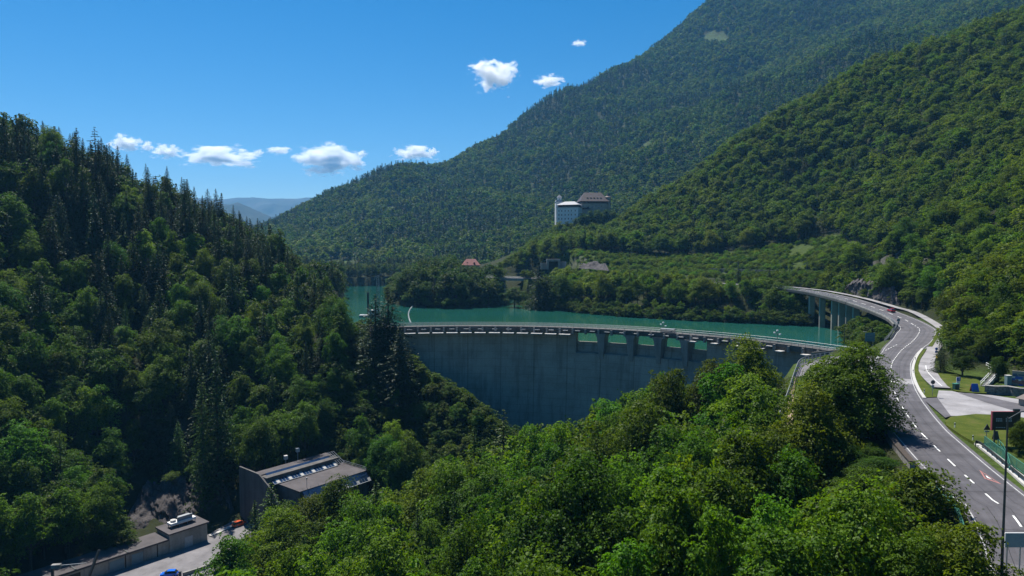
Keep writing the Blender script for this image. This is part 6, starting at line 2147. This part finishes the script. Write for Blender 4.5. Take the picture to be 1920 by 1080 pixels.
hero(1460, 96, 800, "broadleaf", "dense tree under the cliff railing, right of the centre wood", 1.0, (.9, 1.0, .85), 2, -17)
hero(727, 266, 540, "conifer", "tall dark spruce at the left end of the dam crest, right of the pair", 1.8, (.7, .85, .9), 0)
hero(703, 262, 552, "conifer", "tall dark spruce at the left end of the dam crest, left of the pair", 1.8, (.7, .85, .9), 2)
hero(748, 250, 610, "conifer", "smaller dark spruce in front of the left dam end", 1.7, (.75, .85, .9), 1)
hero(944, 170, 768, "conifer", "thin brownish conifer standing up against the dark dam foot", 1.3, (1.4, 1.3, 1.0), 4, -36)
hero(888, 165, 800, "conifer", "pointed green conifer left of the thin brownish conifer", 1.1, (1.6, 1.7, 1.0), 3, -38)
hero(500, 150, 905, "conifer", "olive conifer in front of the powerhouse wall", 1.4, (2.0, 1.8, .9), 2, -42)
hero(626, 150, 890, "broadleaf", "bright leafy treetop in front of the powerhouse skylights", 1.0, (1.4, 1.3, .85), 1, -43)
hero(700, 148, 900, "conifer", "olive conifer right of the powerhouse roof", 1.3, (1.9, 1.7, .9), 0, -42)
hero(400, 216, 660, "conifer", "narrow dark conifer above the powerhouse on the left slope", .85, (1.0, 1.1, .9), 1)
hero(372, 212, 690, "conifer", "sunlit narrow conifer left of the dark one above the powerhouse", .75, (1.6, 1.7, 1.0), 3)
hero(100, 190, 805, "conifer", "small sunlit larch on the shady slope at the lower left", 1.0, (2.0, 2.0, 1.0), 4)
hero(318, 340, 312, "conifer", "tall spruce breaking the left skyline above the others", 1.0, (.8, .9, 1), 0)
hero(345, 336, 332, "conifer", "spruce on the left skyline just right of the tallest one", 1.0, (.8, .9, 1), 1)
hero(152, 305, 240, "conifer", "pointed spruce on the left skyline beside the bare topped tree", 1.1, (.8, .9, 1), 2)
hero(186, 308, 238, "conifer", "sparse bare topped tree on the left skyline touching a cloud", 1.3, (.8, .9, 1), 4)
hero(408, 350, 354, "conifer", "dark spruce at the lower end of the left skyline", 1.1, (.75, .88, 1), 0)
hero(1385, 398, 497, "conifer", "dark spruce among the yellow green trees on the lake shore, left one", 1.1, (.7, .85, .9), 2)
hero(1443, 392, 500, "conifer", "dark spruce among the yellow green trees on the lake shore, right one", 1.15, (.7, .85, .9), 0)
hero(1010, 418, 492, "conifer", "broad dark spruce on the shore beside the road bridge", 1.5, (.7, .85, .9), 2)
hero(965, 434, 537, "broadleaf", "round grey green bush at the water under the road bridge", 2.0, (.85, 1.05, 1.0), 0, -1.4)
hero(1048, 668, 398 + 16, "broadleaf", "lime green tree at the foot of the pale castle wall", 1.3, (2.1, 1.8, .7), 0)
for q_, (px_, top_, Y_) in enumerate(((1092, 398, 684), (1106, 394, 686), (1120, 392, 688), (1134, 391, 688), (1148, 396, 684), (1162, 402, 680), (1078, 408, 676), (1062, 414, 676))):
    hero(px_, Y_, top_, "broadleaf", "dark leafy tree standing close against the castle walls", 1.25, (.85, .95, .85), q_)
    HEROES[-1]["group"] = "trees close to the castle walls"
for q_, (px_, Y_, top_) in enumerate(((1425, 356, 516), (1442, 351, 521), (1462, 346, 527), (1480, 342, 534), (1496, 338, 543), (1510, 335, 556), (1522, 331, 572))):
    hero(px_, Y_, top_, "broadleaf", "leafy tree at the lake edge hiding the far end of the viaduct", 1.45, (1.7, 1.8, .85), q_, 0.5)
    HEROES[-1]["group"] = "trees at the far viaduct end"
hero(1770, 164, 638, "conifer", "dark yew like conifer beside the footpath on the right", 1.5, (.8, .9, .9), 2)
hero(1812, 160, 652, "broadleaf", "broad grey green tree above the lawn on the right", 1.7, (.9, 1.0, .9), 0)
hero(1880, 154, 665, "broadleaf", "small dark tree with a bare trunk beside the outdoor stairs", 1.0, (.7, .8, .8), 2)
hero(1925, 98, 785, "broadleaf", "small roadside tree growing in front of the billboard's right end", .8, (1.0, 1.1, .9), 1, 4.8)
hero(1900, 100, 838, "shrub", "low dark shrub on the lawn below the billboard", 1.5, (.8, .9, .8), 0, 4.8)
hero(1885, 147, 721, "shrub", "bright green bush spilling over the stone planter wall", 1.9, (1.9, 1.9, .9), 1, 5.6)
hero(210, 178, 965, "broadleaf", "round bush behind the low roof of the garage building", 1.5, (.9, 1.15, 1.0), 1)
hero(165, 176, 985, "broadleaf", "leafy bush left of the round bush behind the garage", 1.4, (.9, 1.1, 1.0), 2)
hero(310, 212, 885, "shrub", "sunlit shrub on top of the grey rock face", 1.6, (1.3, 1.4, .9), 0, -37.6)
hero(348, 214, 872, "shrub", "small shrub at the right end of the rock face top", 1.4, (1.2, 1.3, .9), 1, -35.5)

# ------------------------------------------------------------------ the largest in view become things of their own
for t_ in TREES + HEROES:
    wr_ = {"broadleaf": .30, "conifer": .16, "shrub": .75}[t_["kind"]]
    x_, y_, d_ = proj([[t_["x"], t_["y"], t_["z"]], [t_["x"], t_["y"], t_["z"] + t_["h"]]])
    t_["px"], t_["py0"], t_["py1"], t_["dep"] = x_[1], y_[0], y_[1], d_[0]
    t_["pw"] = t_["h"] * wr_ * t_["w"] * FPX / d_[0]
BW, BH, Q = 640, 360, 3.0
buf = np.full((BH, BW), -1, np.int32)
ALLT = TREES + HEROES
order = np.argsort([-t_["dep"] for t_ in ALLT])
for i in order:
    t_ = ALLT[i]
    x0, x1 = (t_["px"] - t_["pw"]) / Q, (t_["px"] + t_["pw"]) / Q
    y0, y1 = t_["py1"] / Q, t_["py0"] / Q
    if x1 < 0 or x0 >= BW or y1 < 0 or y0 >= BH: continue
    for r_ in range(max(0, int(y0)), min(BH, int(y1) + 1)):
        f_ = (r_ - y0) / max(y1 - y0, 1e-3)
        hw = (x1 - x0) / 2 * (min(1, f_ * 1.1 + .05) if t_["kind"] == "conifer" else math.sqrt(max(0, 1 - (2 * f_ - 1) ** 2)))
        c_ = (x0 + x1) / 2
        buf[r_, max(0, int(c_ - hw)):max(0, min(BW, int(c_ + hw) + 1))] = i
vis = np.bincount(buf[buf >= 0], minlength=len(ALLT))
for i, t_ in enumerate(ALLT): t_["vis"] = int(vis[i])

ZLAB = {
    ("left", "conifer"): [("dark conifer on the skyline of the left hillside", "conifers on the left skyline"), ("tall shaded conifer halfway up the left hillside", "conifers on the left hillside"), ("conifer low on the left slope around the powerhouse", "conifers low on the left slope")],
    ("left", "broadleaf"): [("leafy tree on the skyline of the left hillside", "leafy trees on the left skyline"), ("blue green leafy tree halfway up the left hillside", "leafy trees on the left hillside"), ("leafy tree low on the left slope around the powerhouse", "leafy trees low on the left slope")],
    ("front", "conifer"): [("olive conifer in the dense wood in front of the dam", "conifers in the front wood")],
    ("front", "broadleaf"): [("leafy green tree in the bottom left part of the front wood by the yard", "front wood trees by the yard"), ("leafy green tree in the bottom middle of the dense front wood", "front wood trees in the middle"), ("sunny green tree of the front wood between dam wall and road", "front wood trees by the road")],
    ("right", "conifer"): [("dark conifer scattered in the leafy wood of the right hill", "conifers on the right hill")],
    ("right", "broadleaf"): [("large leafy tree on the slope right above the curved road", "leafy trees above the road"), ("leafy tree on the upper right hillside below the mountain", "leafy trees on the right hill"), ("leafy tree on the castle knoll or the slope beside it", "leafy trees by the castle")],
    ("shore", "conifer"): [("dark conifer among the bright trees on the far lake shore", "conifers on the lake shore")],
    ("shore", "broadleaf"): [("yellow green tree on the far lake shore below the railway", "yellow green lake shore trees")],
    ("shorebush", "broadleaf"): [("low bushy tree hanging over the far water edge", "bushes along the water edge")],
    ("bank", "broadleaf"): [("bush or small leafy tree on the steep bank left of the dam wall", "bushes on the left dam bank")],
    ("roadside", "broadleaf"): [("low leafy bush at the wood edge beside the footpath", "bushes beside the footpath")],
    ("clifftop", "broadleaf"): [("low bush above the grey rock face behind the garage", "bushes above the rock face")],
    ("islet", "broadleaf"): [("low bushy tree under the curved road viaduct", "bushes under the viaduct")],
    ("peninsula", "conifer"): [("dark conifer on the wooded peninsula in the lake", "conifers on the peninsula")],
    ("peninsula", "broadleaf"): [("dark leafy tree on the wooded peninsula in the lake", "leafy trees on the peninsula")],
    ("farshore", "conifer"): [("conifer on the distant shore behind the left spur", "conifers on the distant shore")],
    ("farshore", "broadleaf"): [("leafy tree on the distant shore behind the left spur", "leafy trees on the distant shore")],
    ("railslope", "shrub"): [("low green shrub on the open slope above the railway", "shrubs on the railway slope")],
}


def zlabel(t_):
    L = ZLAB[(t_["zone"], t_["kind"])]
    if len(L) == 1: return L[0]
    if t_["zone"] == "left":
        d_ = t_["py1"] - sil(SIL_L, t_["px"])
        k = 0 if d_ < 45 else (1 if t_["py1"] < 590 else 2)
    elif t_["zone"] == "front":
        k = 0 if t_["px"] < 720 else (1 if t_["px"] < 1190 else 2)
    else:
        k = 0 if t_["y"] < 345 else (2 if t_["px"] < 1240 else 1)
    return L[k]


KN = {"broadleaf": ("broadleaf_tree", "tree"), "conifer": ("conifer_tree", "conifer"), "shrub": ("shrub", "shrub")}
HI = {"broadleaf": HI_B, "conifer": HI_C, "shrub": HI_S}
BASEH = {"broadleaf": 16.0, "conifer": 22.0, "shrub": 3.4}
rng = np.random.default_rng(99)
stuff = {"broadleaf": [], "conifer": [], "shrub": []}
pick = {k: [] for k in stuff}
for t_ in TREES: pick[t_["kind"]].append(t_)
for k in pick:
    nh = sum(1 for q in HEROES if q["kind"] == k)
    pick[k].sort(key=lambda q: -q["vis"])
    lim = 300 - nh
    one = [q for q in pick[k][:lim] if q["vis"] > 0]
    ids = set(id(q) for q in one)
    stuff[k] = [q for q in pick[k] if id(q) not in ids and (q["px"] > -250 and q["px"] < 2170)]
    for t_ in one + [q for q in HEROES if q["kind"] == k]:
        herot = t_["zone"] == "hero"
        nm, cat = KN[k]
        lab, grp = (t_["label"], t_.get("group")) if herot else zlabel(t_)
        root = thing(nm, lab, cat, (t_["x"], t_["y"], t_["z"]), float(rng.uniform(0, 6.28)), grp)
        s_ = t_["h"] / BASEH[k]
        ws = t_["w"] * (s_ if k != "broadleaf" else (s_ * .6 + .4 * min(1.0, max(.35, s_))))
        root.scale = (ws, ws, s_)
        if herot and k == "broadleaf" and t_["dep"] < 160: pool = HERO_B
        elif k == "conifer" and not herot: pool = HI_C[:4] if rng.uniform() < .88 else HI_C
        else: pool = HI[k]
        cm_, tm_ = pool[t_["var"] % len(pool)] if herot else pool[int(rng.integers(len(pool)))]
        c_ = bpy.data.objects.new("crown", cm_); c_.color = tuple(t_["tint"]) + (1,)
        COL.objects.link(c_); c_.parent = root
        b_ = bpy.data.objects.new("trunk", tm_); COL.objects.link(b_); b_.parent = root

# the rest of the near wood; far templates get the tint of their zone through their own colour
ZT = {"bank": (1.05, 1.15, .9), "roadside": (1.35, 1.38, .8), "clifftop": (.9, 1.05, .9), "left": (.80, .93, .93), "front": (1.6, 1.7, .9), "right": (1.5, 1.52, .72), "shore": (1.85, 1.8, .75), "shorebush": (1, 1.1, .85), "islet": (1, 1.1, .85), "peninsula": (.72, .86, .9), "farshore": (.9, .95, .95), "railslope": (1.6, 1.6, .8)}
TC = {}


def tpl_for(zone, kind, k):
    key = (zone, kind, k)
    if key not in TC:
        src = {"broadleaf": MID_B, "conifer": MID_C, "shrub": MID_S}[kind]
        base = TPL.objects[[o.name for o in TPL.objects].index(sorted(o.name for o in TPL.objects)[src[k % len(src)]])]
        me = base.data.copy()
        me.materials[0] = tinted(M['needle'] if kind == "conifer" else M['leaf'], ZT[zone])
        o = bpy.data.objects.new("t%02d_%s_%s" % (len(TPLN), zone, kind), me)
        TPL.objects.link(o); TPLN.append(key)
        TC[key] = len(TPLN) - 1
    return TC[key]


SN = {"broadleaf": ("broadleaf_wood", "mass of smaller leafy trees filling the woods on both hillsides", "wood"),
      "conifer": ("conifer_wood", "mass of smaller conifers filling the woods on both hillsides", "wood"),
      "shrub": ("undergrowth", "mass of low shrubs on the open slope above the railway", "shrubs")}
for k, L in stuff.items():
    if not L: continue
    P = [(q["x"], q["y"], q["z"]) for q in L]
    idx = [tpl_for(q["zone"], k, int(rng.integers(3))) for q in L]
    h_ = np.array([q["h"] for q in L])
    wref = {"broadleaf": 1.0, "conifer": 1.0, "shrub": 1.0}[k]
    w_ = np.array([q["w"] * (q["h"] if k != "broadleaf" else q["h"] * .6 + .4 * 16 * min(1.0, max(.35, q["h"] / 16))) for q in L])
    stuff_wood(*SN[k], P, idx, h_, w_ * wref, 5)

# far mountain forest
rng = np.random.default_rng(55)
fx, fy = jgrid(-950, 2250, 800, 2500, 12.5, rng)
k_ = (fx < .82 * fy + 60) & (fx > -.45 * fy)
fx, fy = fx[k_], fy[k_]
fz, fm, fr_ = mz(fx, fy)
fpx, fpy, _ = proj(np.stack([fx, fy, fz], 1))
rid = np.interp(fpx, [q[0] for q in SIL_R], [q[1] for q in SIL_R])
k_ = (fm < .35) & (fr_ < .5) & (fpy > -60) & (fpy < np.maximum(rid + 25, 505)) & (fz > 2) & (fpx < 2050)
fx, fy, fz, fpx, fpy = fx[k_], fy[k_], fz[k_], fpx[k_], fpy[k_]
nz = fbm(fx / 160, fy / 160, 91, 3)
nz2 = fbm(fx / 60, fy / 60, 17, 2)
low = np.clip((fpy - 420) / 60, 0, 1) * (fpx < 1000)
pc = np.clip(.04 + .75 * nz + .25 * low, .03, .93)
con = rng.uniform(size=len(fx)) < pc
tone = np.clip((nz2 * .6 - nz * .5 + rng.normal(size=len(fx)) * .45 + 1.1) / 2.2 * 3, 0, 2.99).astype(int)
fb = np.array(FAR_B).reshape(2, 3)
idx = np.where(con, rng.choice(FAR_C, len(fx)), fb[rng.integers(0, 2, len(fx)), tone])
h_ = np.where(con, rng.uniform(15, 25, len(fx)), rng.uniform(11, 20, len(fx)))
stuff_wood("mountain_forest", "hazy mixed forest covering the big mountain behind the lake", "forest", np.stack([fx, fy, fz - .5], 1), idx, h_, np.where(con, h_ * 1.1, h_ * 1.1 + 7), 6)
import sys; print("TREES", len(TREES), "far", len(fx), {k: len(v) for k, v in stuff.items()})

# ================================================================== CLOUDS (outside the haze box)
def mk_cloudmat():
    n = N("cloud_volume")
    tc = n.n("TexCoord")
    nz = n.n("TexNoise", Scale=2.3, Detail=7, Roughness=0.62)
    oi = n.n("ObjectInfo")
    mp = n.n("Mapping")
    cm_ = n.n("CombineXYZ")
    ml = n.n("Math", _operation='MULTIPLY'); ml.inputs[1].default_value = 37.0
    n.l(oi.outputs["Random"], ml.inputs[0]); n.l(ml.outputs[0], cm_.inputs[0]); n.l(ml.outputs[0], cm_.inputs[1])
    n.l(tc.outputs["Object"], mp.inputs["Vector"]); n.l(cm_.outputs[0], mp.inputs["Location"])
    n.l(mp.outputs[0], nz.inputs["Vector"])
    ln = n.n("VectorMath", _operation='LENGTH'); n.l(tc.outputs["Object"], ln.inputs[0])
    # density = noise*k - radius
    a_ = n.n("Math", _operation='MULTIPLY_ADD'); a_.inputs[1].default_value = 2.3; a_.inputs[2].default_value = -0.62
    n.l(nz.outputs["Fac"], a_.inputs[0])
    b_ = n.n("Math", _operation='SUBTRACT'); n.l(a_.outputs[0], b_.inputs[0]); n.l(ln.outputs["Value"], b_.inputs[1])
    c_ = n.n("MapRange"); c_.inputs[1].default_value = 0.0; c_.inputs[2].default_value = 0.22; c_.inputs[3].default_value = 0.0; c_.inputs[4].default_value = 0.02
    n.l(b_.outputs[0], c_.inputs[0])
    v = n.n("VolumePrincipled")
    v.inputs["Color"].default_value = (1, 1, 1, 1)
    v.inputs["Anisotropy"].default_value = 0.45
    n.l(c_.outputs[0], v.inputs["Density"])
    n.l(v.outputs[0], n.out.inputs["Volume"])
    return n.m


M['cloud'] = mk_cloudmat()
cv = [(x, y, z) for x in (-1, 1) for y in (-1, 1) for z in (-1, 1)]
cme = bpy.data.meshes.new("cloud")
cme.from_pydata(cv, [], [(0, 1, 3, 2), (4, 6, 7, 5), (0, 4, 5, 1), (2, 3, 7, 6), (0, 2, 6, 4), (1, 5, 7, 3)])
cme.materials.append(M['cloud'])
CLD = [(930, 143, 36, 27, "largest white cloud high above the lake valley"), (900, 125, 20, 9, "small wisp at the upper left of the high cloud"), (1028, 151, 26, 10, "small flat white cloud right of the high cloud"), (1085, 81, 14, 5, "tiny wisp of cloud highest in the sky"),
       (234, 270, 28, 15, "white cloud touching the trees on the left skyline"), (276, 275, 14, 9, "small round cloud right of the skyline cloud"), (310, 284, 28, 12, "flat cloud left of the long low cloud"), (405, 294, 68, 17, "long low white cloud above the left hillside"),
       (486, 285, 10, 5, "tiny cloud right of the long low cloud"), (524, 282, 22, 7, "thin flat cloud between the two big low clouds"), (620, 299, 62, 25, "big white cloud resting above the mountain's left shoulder"), (677, 288, 12, 6, "tiny cloud right of the big shoulder cloud"),
       (775, 287, 38, 13, "white cloud just above the wooded ridge line"), (812, 285, 9, 8, "last tiny cloud at the right of the ridge cloud")]
for i, (px, py, rx, ry, lab) in enumerate(CLD):
    Yc = 16000 if py > 200 else 11000
    o = bpy.data.objects.new("cloud", cme)
    c_ = at(px, py, Yc)
    o.location = tuple(float(v) for v in c_)
    sx, sz = rx / FPX * Yc * 1.55, ry / FPX * Yc * 1.6
    o.scale = (sx, max(sx * .6, sz), sz)
    COL.objects.link(o)
    tag(o, lab, "cloud")

# ================================================================== HAZE
hz = MB()
hz.box((200, 4680, -66), (18000, 9500, 66 + 1290))
hm = bpy.data.materials.new("valley_haze")
hm.use_nodes = True
t_ = hm.node_tree
t_.nodes.clear()
ho_ = t_.nodes.new("ShaderNodeOutputMaterial")
hv = t_.nodes.new("ShaderNodeVolumePrincipled")
hv.inputs["Color"].default_value = (0.18, 0.54, 1.0, 1)
hv.inputs["Density"].default_value = 0.00007
hv.inputs["Anisotropy"].default_value = 0.2
t_.links.new(hv.outputs[0], ho_.inputs["Volume"])
ho = hz.build("haze", hm)
tag(ho, kind="stuff")
